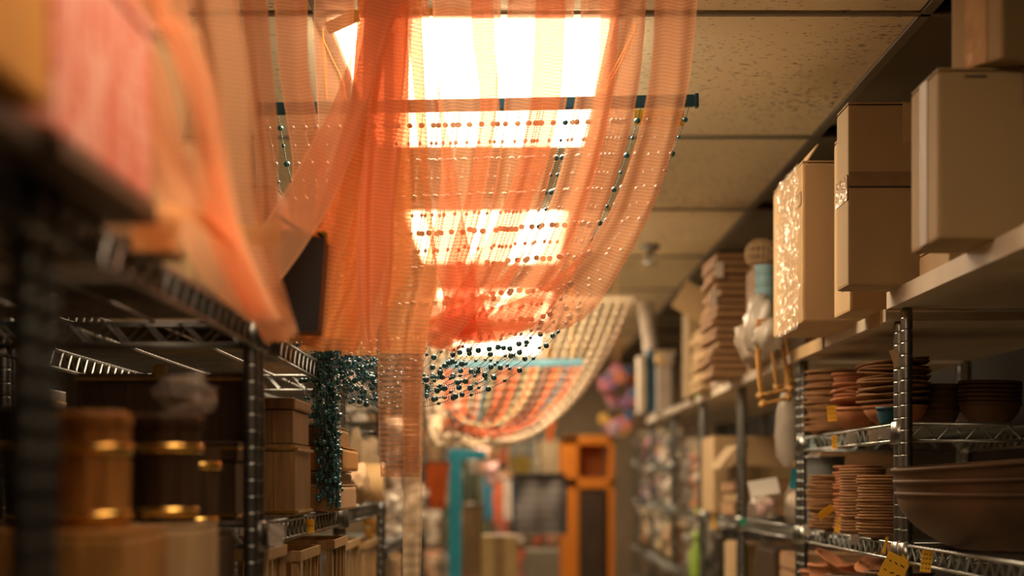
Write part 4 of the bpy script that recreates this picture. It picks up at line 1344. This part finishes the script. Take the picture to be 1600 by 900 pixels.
# --- centre bunch
ribbon([v(-40, 560, 612, 2.95), v(150, 546, 612, 2.95), v(300, 530, 610, 2.95), v(430, 505, 598, 2.95), v(500, 482, 575, 2.95), v(548, 470, 560, 2.96)], M_SHEERD, seed=6, pleat=0.012, waves=2)
ribbon([v(-40, 598, 655, 2.9), v(150, 598, 662, 2.9), v(300, 600, 670, 2.9), v(430, 598, 680, 2.9), v(505, 592, 668, 2.91), v(552, 590, 664, 2.92)], M_SHEERD, seed=7, pleat=0.010, waves=2)
ribbon([v(-40, 566, 640, 3.0), v(150, 562, 642, 3.0), v(300, 550, 645, 3.0), v(430, 535, 640, 3.0), v(510, 530, 596, 3.0), v(555, 530, 594, 3.0)], M_SHEERD, seed=8, pleat=0.014, waves=2.5)
ribbon([v(-40, 628, 664, 3.05), v(150, 645, 690, 3.05), v(260, 655, 712, 3.05), v(360, 668, 728, 3.06), v(450, 690, 748, 3.07), v(532, 712, 775, 3.08)], seed=9, pleat=0.010, waves=1.5)
ribbon([v(-40, 590, 650, 2.84), v(150, 575, 640, 2.84), v(300, 560, 620, 2.84), v(420, 556, 612, 2.84), v(500, 560, 604, 2.85), v(546, 566, 610, 2.86)], M_SHEER, seed=16, pleat=0.010, waves=1.5)
ribbon([v(-40, 560, 640, 3.12), v(150, 545, 625, 3.12), v(300, 512, 600, 3.12), v(420, 478, 585, 3.12), v(500, 455, 560, 3.12), v(528, 448, 540, 3.12)], M_SHEERD, seed=17, pleat=0.014, waves=2)
# --- ribbons sweeping to the left from the centre
ribbon([(575, -40, 640, -40, 2.8), (556, 60, 602, 75, 2.8), (520, 165, 572, 185, 2.78), (462, 275, 528, 305, 2.75), (420, 345, 480, 385, 2.7), (372, 408, 432, 452, 2.65), (345, 470, 398, 505, 2.6)], seed=10, pleat=0.008, waves=1)
ribbon([(580, -40, 622, -40, 2.88), (552, 120, 592, 128, 2.88), (520, 240, 566, 250, 2.88), (488, 345, 545, 355, 2.87), (462, 430, 520, 445, 2.86), (448, 500, 508, 515, 2.86), (452, 535, 500, 545, 2.86)], M_SHEERD, seed=11, pleat=0.010, waves=1)
# --- left verticals
ribbon([v(-40, 296, 368, 2.3), v(80, 314, 382, 2.3), v(180, 332, 393, 2.3), v(290, 348, 402, 2.3), v(380, 364, 420, 2.3), v(450, 380, 446, 2.3), (400, 505, 462, 500, 2.32), (420, 540, 468, 520, 2.36)], seed=12, pleat=0.008, waves=1)
ribbon([v(-40, 428, 482, 2.95), v(100, 437, 484, 2.95), v(190, 450, 498, 2.95), v(270, 458, 510, 2.95), v(350, 440, 490, 2.93), v(430, 420, 470, 2.9), v(500, 412, 455, 2.9)], seed=13, pleat=0.006, waves=1)
ribbon([v(-40, 372, 412, 2.75), v(100, 385, 424, 2.75), v(220, 396, 432, 2.75), v(300, 400, 434, 2.75), v(400, 395, 440, 2.74), v(470, 392, 440, 2.74), v(520, 405, 450, 2.75)], seed=18, pleat=0.006, waves=1)
ribbon([v(-40, 492, 556, 3.1), v(100, 494, 552, 3.1), v(220, 500, 545, 3.1), v(330, 492, 540, 3.1), v(430, 470, 520, 3.1), v(510, 460, 500, 3.1)], seed=19, pleat=0.008, waves=1)
ribbon([(212, -40, 258, -60, 1.71), (250, 50, 292, 38, 1.71), (288, 118, 322, 108, 1.71), (310, 190, 340, 186, 1.72), (322, 270, 352, 270, 1.76), (340, 350, 372, 350, 1.85), (366, 430, 400, 425, 2.05), (392, 490, 430, 480, 2.2)], seed=20, pleat=0.006, waves=1)
ribbon([(140, -40, 214, -40, 1.69), (160, 60, 236, 60, 1.69), (190, 130, 262, 120, 1.70), (218, 220, 285, 215, 1.71), (244, 290, 310, 285, 1.74), (276, 345, 335, 330, 1.82), (310, 420, 362, 395, 2.0), (365, 480, 395, 455, 2.15), (425, 528, 446, 500, 2.3)], seed=21, pleat=0.006, waves=1.2)
ribbon([v(-40, 240, 300, 1.73), v(60, 262, 318, 1.73), v(160, 290, 345, 1.74), v(260, 308, 360, 1.76), v(350, 325, 378, 1.85), v(430, 350, 408, 2.05), v(500, 395, 440, 2.2)], seed=22, pleat=0.006, waves=1)
# --- curl lying over the left shelf edge, and the loop below it
ribbon([(206, 392, 282, 392, 1.69), (204, 372, 281, 378, 1.675), (210, 345, 282, 352, 1.665), (228, 325, 288, 335, 1.67), (258, 318, 300, 345, 1.69), (300, 326, 318, 360, 1.76), (345, 345, 352, 378, 1.88), (395, 352, 396, 385, 2.05), (440, 345, 436, 380, 2.2)], M_SHEERD, seed=23, pleat=0.002, waves=0.5)
ribbon([(372, 462, 380, 500, 2.45), (400, 450, 398, 492, 2.44), (432, 462, 420, 492, 2.43), (452, 492, 430, 502, 2.43), (456, 520, 434, 512, 2.45), (438, 535, 420, 515, 2.5), (410, 528, 405, 505, 2.52)], M_SHEERD, seed=24, pleat=0.002, waves=0.5)
# --- tail below the gather
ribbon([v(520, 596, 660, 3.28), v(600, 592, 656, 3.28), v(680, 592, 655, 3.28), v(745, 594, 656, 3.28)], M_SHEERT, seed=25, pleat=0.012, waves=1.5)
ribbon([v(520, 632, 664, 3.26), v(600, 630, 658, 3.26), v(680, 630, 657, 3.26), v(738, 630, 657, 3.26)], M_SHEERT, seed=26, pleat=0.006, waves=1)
ribbon([v(600, 628, 664, 3.34), v(740, 630, 660, 3.34), v(840, 630, 660, 3.34), v(930, 632, 658, 3.34)], M_SHEERC, seed=27, pleat=0.008, waves=1, name='lining_ribbon')

# ------------------------------------------------------------------ goods in the far right bays
RL = HC - 0.132 + 0.0062      # low right shelf
RLL = HC - 0.42 + 0.0062


def soft_bag(label, X, Y, z0, w, d, h, content=(0.72, 0.64, 0.54), n=7, seed=1, film_mat=M_BAG, top=True, group=None, lump=None):
    """clear bag tied at the neck, filled with lumps"""
    rn = random.Random(seed)
    t = thing('clear_bag', label, 'bag', (X, Y, z0), group)
    for k in range(n):
        q = lump or (0.42 * w)
        c = (rn.uniform(-.26, .26) * w, rn.uniform(-.26, .26) * d, q * .5 + rn.uniform(0.02, .45) * h)
        MB().blob(c, (q, q, q * .9), 2, 0.3, 2.2, seed + k).obj('content', flat(tuple(min(1, x * rn.uniform(.8, 1.15)) for x in content), .7), t, smooth=True)
    pr = [(0, 0), (w * .44, 0.0), (w * .5, h * .12), (w * .47, h * .38), (w * .34, h * .62), (w * .12, h * .80), (w * .06, h * .85)]
    if top:
        pr += [(w * .13, h * .95), (w * .18, h)]
    m = MB().lathe(pr, n=28)
    m.v = [(x * (1 + .12 * mnoise.noise(Vector((x * 30, y * 30, z * 22 + seed)))), y * d / w, z + .006 * mnoise.noise(Vector((x * 40, y * 40, z * 30 + seed)))) for (x, y, z) in m.v]
    m.obj('film', film_mat, t, smooth=True)
    return t


soft_bag('large clear bag of white goods at the second right post', 0.90, 4.98, RL, 0.17, 0.17, 0.22, seed=4, n=9)
soft_bag('round clear bag with a white glint left of the large clear bag', 0.845, 5.62, RL, 0.10, 0.10, 0.11, seed=9, n=4, top=False)
t = thing('milky_bag', 'tall milky plastic bag hanging beside the second right post', 'bag', (sx(1230, 4.80), 4.80, HC + 0.05))
pr = [(0.012, -0.01), (0.030, 0.02), (0.034, 0.08), (0.032, 0.14), (0.022, 0.19), (0.006, 0.222), (0, 0.224)]
m = MB().lathe(pr, n=20)
m.v = [(x * (1 + .25 * mnoise.noise(Vector((x * 40, y * 40, z * 9)))), y * .7, z) for (x, y, z) in m.v]
m.obj('film', M_BAGWHITE, t, smooth=True)
MB().tube([(0, 0, 0.22), (0.0, 0, 0.255), (0.004, 0.0, 0.276)], 0.002, 5).obj('tie', M_CORD, t)
price_tag('teal tag hanging on the second right post', 1240, 748, 9, 32, Y=4.58, mat=flat((0.01, 0.16, 0.22)), lines=0, group=None, rot=0.1)
carton('wide cardboard box behind the large clear bag', 0.93, 1.22, 5.15, 5.45, RL, RL + 0.17, mat=M_CARD, tape='none')
carton('flat cardboard box on top of the wide box behind the clear bag', 0.92, 1.22, 5.15, 5.45, RL + 0.171, RL + 0.215, mat=M_CARD2, tape='none')
o = MB().box((0, 0, 0), (0.09, 0.003, 0.055), rot=Matrix.Rotation(-.15, 3, 'Y') @ Matrix.Rotation(-.5, 3, 'X')).obj('paper_sheet', flat((0.55, 0.52, 0.46), .6), loc=(sx(1195, 5.1), 5.12, RL + 0.105))
tag(o, 'grey-white leaflet leaning on the box left of the clear bag', 'paper')
# third unit: cartons
for k, (x0, x1, y0, y1, z0, z1, mt, lab) in enumerate((
        (0.80, 1.08, 6.0, 6.35, 0.0, 0.045, M_CARD2, 'lowest flat carton in the stack past the clear bag'),
        (0.81, 1.08, 6.0, 6.35, 0.046, 0.085, M_CARD, 'second flat carton in the stack past the clear bag'),
        (0.80, 1.06, 6.02, 6.35, 0.086, 0.125, M_CARD2, 'third flat carton in the stack past the clear bag'),
        (0.82, 1.08, 6.02, 6.36, 0.126, 0.185, M_CARD, 'open carton on top of the flat carton stack'),
        (0.79, 1.05, 6.50, 6.90, 0.0, 0.30, M_CARD3, 'large carton with a dark slot below the third right shelf board'))):
    carton(lab, x0, x1, y0, y1, RL + z0, RL + z1, mat=mt, tape='none', open_top=(k == 3))
o = MB().box((0, 0, 0), (0.11, 0.02, 0.012), rot=Matrix.Rotation(-.9, 3, 'Y')).obj('cardboard_strip', M_CARD3, loc=(0.815, 5.98, RL + 0.215))
tag(o, 'slanting cardboard strip on the open carton', 'cardboard')
for k, (X, Y0_, w, d, h, mt, lab) in enumerate(((0.80, 5.95, 0.24, 0.3, 0.19, M_CARD3, 'pale carton under the low rail past the third right post'), (0.82, 4.80, 0.36, 0.30, 0.15, M_CARD2, 'long brown carton under the low rail of the bag unit'), (0.82, 5.2, 0.36, 0.4, 0.20, M_WOODDARK, 'dark carton deep under the low rail of the bag unit'))):
    carton(lab, X, X + w, Y0_, Y0_ + d, RLL, RLL + h, mat=mt, tape='front' if k == 0 else 'none', lid=0.10 if k == 1 else None)
carton('flat brown carton on the long carton under the bag unit', 0.82, 1.17, 4.81, 5.1, RLL + 0.153, RLL + 0.20, mat=M_CARD2, tape='none')

# bagged dolls and plush, far bays: header card, clear pouch, lumps
def pouch(label, X, Y, z, w, h, cols, card=(0.7, 0.6, 0.5), seed=1, group='bagged goods in the far right bays'):
    rn = random.Random(seed)
    t = thing('goods_pouch', label, 'bag', (X, Y, z), group)
    n = max(5, int(h / w * 6))
    for k in range(n):
        c = cols[rn.randrange(len(cols))]
        MB().blob((rn.uniform(-.26, .26) * w, rn.uniform(-.2, .1) * w, h * .80 * (k + .55) / n), (w * rn.uniform(.32, .6), w * .45, w * rn.uniform(.3, .5)), 2, 0.3, 2.5, seed + k).obj('content', flat(c, .75), t, smooth=True)
    MB().box((0, 0, h * .91), (w, 0.006, h * .17)).obj('header_card', flat(card, .6), t)
    MB().blob((0, 0, h * .42), (w * 1.0, w * .75, h * .84), 2, 0.18, 3, seed).obj('film', M_POUCH, t, smooth=True)
    return t


PK = [(0.72, 0.42, 0.30), (0.75, 0.62, 0.46), (0.62, 0.36, 0.2), (0.78, 0.68, 0.56), (0.70, 0.30, 0.22)]
WH = [(0.74, 0.68, 0.58), (0.62, 0.58, 0.5), (0.78, 0.70, 0.6)]
GY = [(0.20, 0.21, 0.20), (0.34, 0.33, 0.3), (0.45, 0.42, 0.37)]
BR = [(0.45, 0.26, 0.12), (0.58, 0.40, 0.22), (0.66, 0.50, 0.30)]
spec = [
    # X, Y, z, w, h, colours, label
    (0.80, 7.13, RL, 0.08, 0.27, PK, 'pink strip of bagged dolls beside the fourth right post'),
    (0.83, 7.38, RL, 0.12, 0.24, BR, 'bag of brown plush heads in the fourth right bay'),
    (0.82, 7.62, RL, 0.12, 0.30, PK, 'tall bag of pinkish dolls in the fourth right bay'),
    (0.82, 7.88, RL, 0.12, 0.33, PK, 'bag of rosy dolls before the fifth right post'),
    (0.82, 8.12, RL, 0.10, 0.30, GY, 'dark grey bag against the fifth right post'),
    (0.80, 8.45, RL, 0.11, 0.19, WH, 'white bag at the front of the fifth right bay'),
    (0.81, 8.72, RL, 0.12, 0.18, WH, 'pale bag second in the fifth right bay'),
    (0.81, 9.05, RL, 0.12, 0.19, WH, 'cream bag third in the fifth right bay'),
    (0.81, 9.35, RL, 0.12, 0.17, GY, 'grey bag last in the fifth right bay'),
    (0.81, 8.55, HC + 0.0862, 0.12, 0.21, WH, 'white upper bag below the white folders'),
    (0.81, 8.90, HC + 0.0862, 0.13, 0.22, GY, 'grey upper bag below the blue folder'),
    (0.81, 9.25, HC + 0.0862, 0.13, 0.21, WH, 'pale upper bag at the far shelf end'),
    (0.80, 7.25, RLL, 0.13, 0.25, GY, 'dark speckled bag below the fourth right rail'),
    (0.80, 7.55, RLL, 0.14, 0.25, GY, 'grey packet below the fourth right bay'),
    (0.80, 7.90, RLL, 0.14, 0.24, [(0.3, 0.32, 0.3), (0.5, 0.2, 0.12), (0.42, 0.4, 0.36)], 'grey and red packet below the fifth right post'),
    (0.80, 8.45, RLL, 0.15, 0.25, BR, 'tan packet low in the fifth right bay'),
    (0.79, 8.85, RLL, 0.15, 0.25, BR, 'golden brown packet low in the fifth right bay'),
    (0.79, 9.25, RLL, 0.15, 0.26, [(0.45, 0.42, 0.2), (0.6, 0.5, 0.3), (0.3, 0.3, 0.2)], 'olive packet low at the far end of the fifth right bay'),
    (0.79, 9.75, RL, 0.15, 0.22, [(0.7, 0.25, 0.2), (0.3, 0.3, 0.5), (0.7, 0.6, 0.5)], 'red and blue bag beside the orange cabinet'),
    (0.79, 10.2, RL, 0.15, 0.22, [(0.2, 0.2, 0.3), (0.6, 0.3, 0.4)], 'dark violet bag beside the orange cabinet'),
    (0.79, 9.75, RLL, 0.16, 0.27, WH, 'long white bag low beside the dark doorway'),
    (0.79, 10.25, RLL, 0.16, 0.26, BR, 'brown bag low beside the dark doorway'),
    (0.79, 9.8, HC + 0.1232, 0.15, 0.16, [(0.7, 0.5, 0.1), (0.3, 0.35, 0.5), (0.7, 0.4, 0.45)], 'bright mixed bag under the paper flowers'),
    (0.79, 10.3, HC + 0.1232, 0.15, 0.18, [(0.5, 0.3, 0.5), (0.7, 0.4, 0.45)], 'mauve bag under the paper flowers'),
]
for k, (X, Y, z, w, h, cols_, lab) in enumerate(spec):
    pouch(lab, X + w * .3 + 0.03, Y, z, w, h, cols_, seed=70 + k, card=((0.62, 0.55, 0.45), (0.35, 0.34, 0.3), (0.7, 0.6, 0.42))[k % 3])
price_tag('yellow tag on the low rail at the fourth right post', 1116, 813, 8, 26, Y=6.62, lines=0, group='tags on the far right rail')
price_tag('yellow-green tag on the low rail before the bagged dolls', 1089, 797, 8, 14, Y=7.1, lines=0, mat=flat((0.55, 0.5, 0.1)), group='tags on the far right rail')
price_tag('green tag on the low rail at the third right post', 1163, 815, 16, 10, Y=5.75, lines=0, mat=flat((0.02, 0.33, 0.16)), group='tags on the far right rail')
t = bottle('bright yellow-green bottle low in the fourth right bay', 1092, 7.10, RLL, 0.2, 0.03, (0.25, 0.4, 0.06), (0.3, 0.42, 0.1), X=0.79)

# hanging bunch of paper flowers
c0 = P(966, 620, 10.0)
t = thing('paper_flower_bunch', 'hanging bunch of pink, blue and yellow paper flowers', 'flowers', c0)
rn = random.Random(5)
MB().tube([(0, 0, 0.1), (0, 0, CEIL - c0.z)], 0.004, 6).obj('string', M_CORD, t)
fc = [(0.62, 0.24, 0.30), (0.68, 0.32, 0.40), (0.12, 0.20, 0.38), (0.75, 0.48, 0.12), (0.62, 0.24, 0.16), (0.36, 0.18, 0.36), (0.62, 0.42, 0.5), (0.7, 0.25, 0.1)]
for k in range(42):
    a = rn.uniform(0, 6.28)
    zz = rn.uniform(-0.23, 0.17)
    q = 0.125 * math.sqrt(max(0.05, 1 - ((zz + 0.03) / 0.24) ** 2))
    ctr = Vector((q * math.cos(a) * rn.uniform(.5, 1), q * math.sin(a) * rn.uniform(.5, 1), zz))
    m = MB()
    for p in range(6):
        b = p * math.pi / 3
        m.blob(ctr + Vector((0.022 * math.cos(b), -0.006, 0.022 * math.sin(b))), (0.034, 0.016, 0.034), 1, 0.1, 2, k + p)
    m.blob(ctr + Vector((0, -0.012, 0)), (0.022, 0.016, 0.022), 1, 0, 1, k)
    m.obj('flower', flat(fc[k % len(fc)], .8), t, smooth=True)

# ------------------------------------------------------------------ end of the aisle
def cabinet():
    x0, x1 = sx(877, 11.6), sx(960, 11.6)
    zt, zm = sz(681, 11.6), sz(755, 11.6)
    w = x1 - x0
    t = thing('orange_cabinet', 'orange wooden cabinet with open upper bay at the aisle end', 'cabinet', ((x0 + x1) / 2, 11.6, 0))
    MO = pm('orange lacquer', (0.62, 0.195, 0.012), 0.5, 0, 0.1)
    MB().box((-w / 2 + .06, .2, zt / 2), (0.12, .4, zt)).obj('side_panel', MO, t, bevel=.006)
    MB().box((w / 2 - .02, .2, zt / 2), (0.04, .4, zt)).obj('side_panel', MO, t, bevel=.006)
    MB().box((0, .2, zt - .03), (w, .4, .06)).obj('top_panel', MO, t, bevel=.006)
    MB().box((0, .2, zm), (w, .4, .07)).obj('shelf', MO, t, bevel=.006)
    MB().box((0, .39, zt / 2), (w - .1, .02, zt - .1)).obj('back_panel', MO, t)
    MB().box((0.03, .02, (zm - .04) / 2), (w - .18, .03, zm - .06)).obj('door', M_WOODDARK, t, bevel=.004)
    return t


cabinet()
Yg = 9.0
t = thing('striped_rug', 'grey striped rug hanging from a dark hook at the aisle end', 'rug', P(843, 747, Yg))
o0 = P(843, 747, Yg)


def rug_mat():
    m, nt, b = _new('grey striped weave')
    tc = nt.nodes.new('ShaderNodeTexCoord')
    wv = nt.nodes.new('ShaderNodeTexWave')
    wv.bands_direction = 'Z'
    wv.inputs['Scale'].default_value = 7
    wv.inputs['Distortion'].default_value = 1.2
    nt.links.new(tc.outputs['Object'], wv.inputs['Vector'])
    rp = nt.nodes.new('ShaderNodeValToRGB')
    rp.color_ramp.elements[0].color = (0.10, 0.105, 0.11, 1)
    rp.color_ramp.elements[1].color = (0.26, 0.23, 0.22, 1)
    nt.links.new(wv.outputs['Fac'], rp.inputs[0])
    nt.links.new(rp.outputs[0], b.inputs['Base Color'])
    b.inputs['Roughness'].default_value = .9
    return m


M_RUG = rug_mat()
wr, hr = (880 - 805) * Yg / FPX, (838 - 750) * Yg / FPX
m = MB(); N = 12
vv = []
for s in (0, 0.012):
    for i in range(N + 1):
        for j in range(N + 1):
            x = (i / N - .5) * wr
            vv.append((x + .5 * 0, s + .012 * math.sin(i * 1.1) + .01 * math.sin(j * .5 + i * .2), -j / N * hr))
W = N + 1
ff = [(i * W + j, i * W + j + 1, (i + 1) * W + j + 1, (i + 1) * W + j) for i in range(N) for j in range(N)]
ff += [(W * W + i * W + j, W * W + (i + 1) * W + j, W * W + (i + 1) * W + j + 1, W * W + i * W + j + 1) for i in range(N) for j in range(N)]
m.add(vv, ff).obj('cloth', M_RUG, t, smooth=True)
MB().box((0, .006, .012), (wr * 1.06, .03, .03)).obj('hanger_bar', M_BLACKP, t, bevel=.004)
MB().box((-wr / 2, .02, -hr / 2), (.04, .02, hr)).obj('navy_edge', flat((0.02, 0.045, 0.07), .8), t)
MB().box((wr / 2, .02, -hr / 2), (.04, .02, hr)).obj('navy_edge', flat((0.02, 0.045, 0.07), .8), t)
MB().tube([(0, .006, .02), (0, .006, .07), (0.02, .006, .09), (0, .006, .11), (0, .006, CEIL - o0.z)], .006, 6).obj('hook', M_BLACKP, t)


def cloth(label, x0, y0, x1, y1, Y, col, name='hanging_cloth', cat='cloth', waves=3, amp=0.015, seed=1, group=None, top=True, taper=0.0):
    """cloth hanging in folds; solid sheet with thickness"""
    a, b = P(x0, y0, Y), P(x1, y1, Y)
    loc = P((x0 + x1) / 2, y0, Y)
    w, h = b.x - a.x, a.z - b.z
    t = thing(name, label, cat, loc, group)
    N, Mm = 18, 10
    vv = []
    for s in (0, 0.006):
        for i in range(N + 1):
            for j in range(Mm + 1):
                u, q = i / N - .5, j / Mm
                vv.append((u * w * (1 - taper * q) + .01 * mnoise.noise(Vector((u * 4, q * 3, seed))), s + amp * math.sin(u * 2 * math.pi * waves + seed) * (0.4 + .6 * q), -q * h + .02 * mnoise.noise(Vector((u * 5, 0, seed))) * q))
    W = Mm + 1
    K = (N + 1) * W
    ff = [(i * W + j, i * W + j + 1, (i + 1) * W + j + 1, (i + 1) * W + j) for i in range(N) for j in range(Mm)]
    ff += [(K + i * W + j, K + (i + 1) * W + j, K + (i + 1) * W + j + 1, K + i * W + j + 1) for i in range(N) for j in range(Mm)]
    MB().add(vv, ff).obj('folds', flat(col, .85), t, smooth=True)
    MB().tube([(-w / 2 - .01, .003, 0.0), (w / 2 + .01, .003, 0.0)], 0.007, 7).obj('hanger', M_WOODDARK, t)
    if top:
        MB().tube([(0, .003, 0), (0, .003, CEIL - loc.z)], 0.0025, 5).obj('string', M_CORD, t)
    return t


cloth('red-orange cloth hanging left of the light blue post', 664, 722, 702, 795, 8.2, (0.62, 0.14, 0.03), seed=2, taper=.35)
cloth('dark green cloth hanging right of the light blue post', 722, 706, 748, 785, 9.3, (0.07, 0.085, 0.06), seed=3)
cloth('brown patterned cloth below the dark green one', 722, 790, 756, 900, 9.0, (0.20, 0.13, 0.06), seed=4, top=False)
cloth('bright blue scarf looped left of the striped rug', 754, 744, 772, 812, 9.6, (0.03, 0.20, 0.34), seed=5, waves=1)
cloth('red towel hanging between the blue scarf and the rug', 770, 750, 786, 815, 9.4, (0.62, 0.16, 0.07), seed=6, waves=1)
cloth('white towel hanging against the rug', 786, 748, 802, 812, 9.35, (0.6, 0.52, 0.45), seed=7, waves=1)
cloth('grey-blue fabric hanging above the rug', 796, 690, 838, 742, 11.2, (0.2, 0.21, 0.19), seed=8)
cloth('mustard fabric hanging above the towels', 800, 712, 830, 745, 10.8, (0.38, 0.28, 0.06), seed=9)
cloth('beige fabric panel left of the orange cabinet', 836, 686, 874, 745, 11.6, (0.40, 0.32, 0.20), seed=10)
cloth('small orange pennant above the orange cabinet', 851, 655, 869, 690, 11.2, (0.75, 0.2, 0.05), seed=11, taper=.6)
# light blue gate post
t = thing('blue_frame', 'light blue painted post with a short top arm', 'post', (sx(711, 8.6), 8.6, 0))
M_LB = pm('light blue paint', (0.02, 0.34, 0.52), 0.5, 0, 0.1)
zt = sz(702, 8.6)
MB().box((0, 0, zt / 2), (0.066, 0.05, zt)).obj('upright', M_LB, t, bevel=.004)
MB().box((0.075, 0, zt - .028), (0.17, 0.045, 0.05)).obj('top_arm', M_LB, t, bevel=.004)
MB().box((0, 0, .01), (0.2, 0.2, .02)).obj('base', M_LB, t, bevel=.004)
for k, (px, py, r, c, lab) in enumerate(((754, 712, .045, (0.75, 0.48, 0.36), 'round pink plush hanging above the towels'), (768, 735, .04, (0.72, 0.45, 0.45), 'rosy plush hanging left of the mustard fabric'), (738, 722, .03, (0.5, 0.48, 0.42), 'small grey plush on the dark green cloth'))):
    c0 = P(px, py, 8.9)
    t = thing('plush_toy', lab, 'toy', c0, 'plush toys hanging at the aisle end')
    MB().blob((0, 0, 0), (r * 2, r * 1.8, r * 2.1), 2, .15, 2, k).obj('head', flat(c, .9), t, smooth=True)
    MB().blob((0, 0, -r * 1.4), (r * 1.5, r * 1.3, r * 1.6), 2, .15, 2, k + 4).obj('body', flat(c, .9), t, smooth=True)
    for s in (-1, 1):
        MB().blob((s * r * .75, 0, r * .85), (r * .7, r * .5, r * .8), 1, .1, 2, k).obj('ear', flat(c, .9), t, smooth=True)
    MB().tube([(0, 0, r * .8), (0, 0, CEIL - c0.z)], .002, 5).obj('string', M_CORD, t)
# tan chair-like carton and boxes on the floor at the aisle end
carton('big tan cardboard box on the floor below the towels', sx(752, 7.6), sx(808, 7.6), 7.6, 7.9, 0.0, sz(838, 7.6), mat=pm('olive tan card', (0.34, 0.24, 0.10), .7, 0, .1), tape='front', tmat=M_TAPE2)
carton('tall grey carton standing under the striped rug', sx(822, 9.4), sx(875, 9.4), 9.5, 9.8, 0.0, sz(862, 9.4), mat=flat((0.16, 0.14, 0.1), .7), tape='none')

# left far bay: yellow packets, grey bags
SL4 = HC - 0.21 + 0.0062
SL5 = HC - 0.24 + 0.0062
for k, (X, Y, z, w, h, cols_, lab) in enumerate((
        (-0.44, 5.40, SL4, 0.07, 0.14, [(0.75, 0.42, 0.03), (0.7, 0.36, 0.03)], 'yellow packet past the tape roll'),
        (-0.46, 5.62, SL4, 0.06, 0.09, [(0.7, 0.45, 0.02), (0.6, 0.5, 0.2)], 'small yellow packet behind the first yellow one'),
        (-0.42, 6.05, SL4, 0.10, 0.17, WH, 'white bag on the far left shelf'),
        (-0.42, 6.35, SL4, 0.10, 0.13, GY, 'grey bag on the far left shelf'),
        (-0.42, 6.70, SL5, 0.12, 0.20, WH, 'white bag by the red-orange cloth'),
        (-0.42, 7.05, SL5, 0.12, 0.22, GY, 'dark bag by the red-orange cloth'),
        (-0.42, 7.45, SL5, 0.13, 0.20, WH, 'pale bag left of the light blue post'),
        (-0.50, 5.35, HC + 0.1862, 0.10, 0.16, WH, 'pale bag high on the left shelf behind the ribbon tail'),
        (-0.46, 5.85, HC + 0.1862, 0.10, 0.15, BR, 'tan bag high on the left shelf behind the ribbon tail'),
        (-0.44, 6.75, HC + 0.1062, 0.11, 0.15, WH, 'cream bag high on the left behind the cream beads'),
        (-0.44, 7.25, HC + 0.1062, 0.11, 0.16, PK, 'pink bag high on the left behind the cream beads'))):
    pouch(lab, X, Y, z, w, h, cols_, seed=120 + k, group='bagged goods in the far left bays')
# goods hanging under the tape roll level: frames
for k in range(2):
    crate(('slatted crate low below the tape roll', 'slatted crate low past the tape roll')[k], -0.64, -0.40, 4.05 + .6 * k, 4.45 + .6 * k, SD, HC - 0.15 - .02 * k)

# goods pegged on the back wall at the end of the aisle
NAMES = {'grey': GY, 'white': WH, 'brown': BR, 'pink': PK, 'olive': [(0.2, 0.2, 0.08), (0.3, 0.26, 0.1)], 'navy': [(0.03, 0.06, 0.12), (0.1, 0.12, 0.16)], 'red': [(0.5, 0.1, 0.05), (0.4, 0.15, 0.1)], 'green': [(0.05, 0.12, 0.07), (0.1, 0.16, 0.1)]}
keys = list(NAMES)
rn = random.Random(31)
ROWW = ('top', 'second', 'third', 'fourth')
COLW = ('first', 'second', 'third', 'fourth', 'fifth', 'sixth', 'seventh', 'eighth', 'ninth', 'tenth')
for r in range(4):
    for q in range(10):
        kx = keys[(r * 3 + q * 5 + rn.randrange(3)) % len(keys)]
        px = 622 + q * 27
        Y = 12.75
        t = pouch('%s pouch pegged on the back wall, %s row, %s from the left' % (kx, ROWW[r], COLW[q]), sx(px, Y), Y, sz(725 + r * 62, Y), 0.125, 0.25, NAMES[kx], seed=200 + r * 10 + q, group='goods pegged on the back wall', card=NAMES[kx][0])
        MB().tube([(0, 0, 0.236), (0, YF - Y, 0.24)], 0.004, 6).obj('peg', M_CHROME, t)
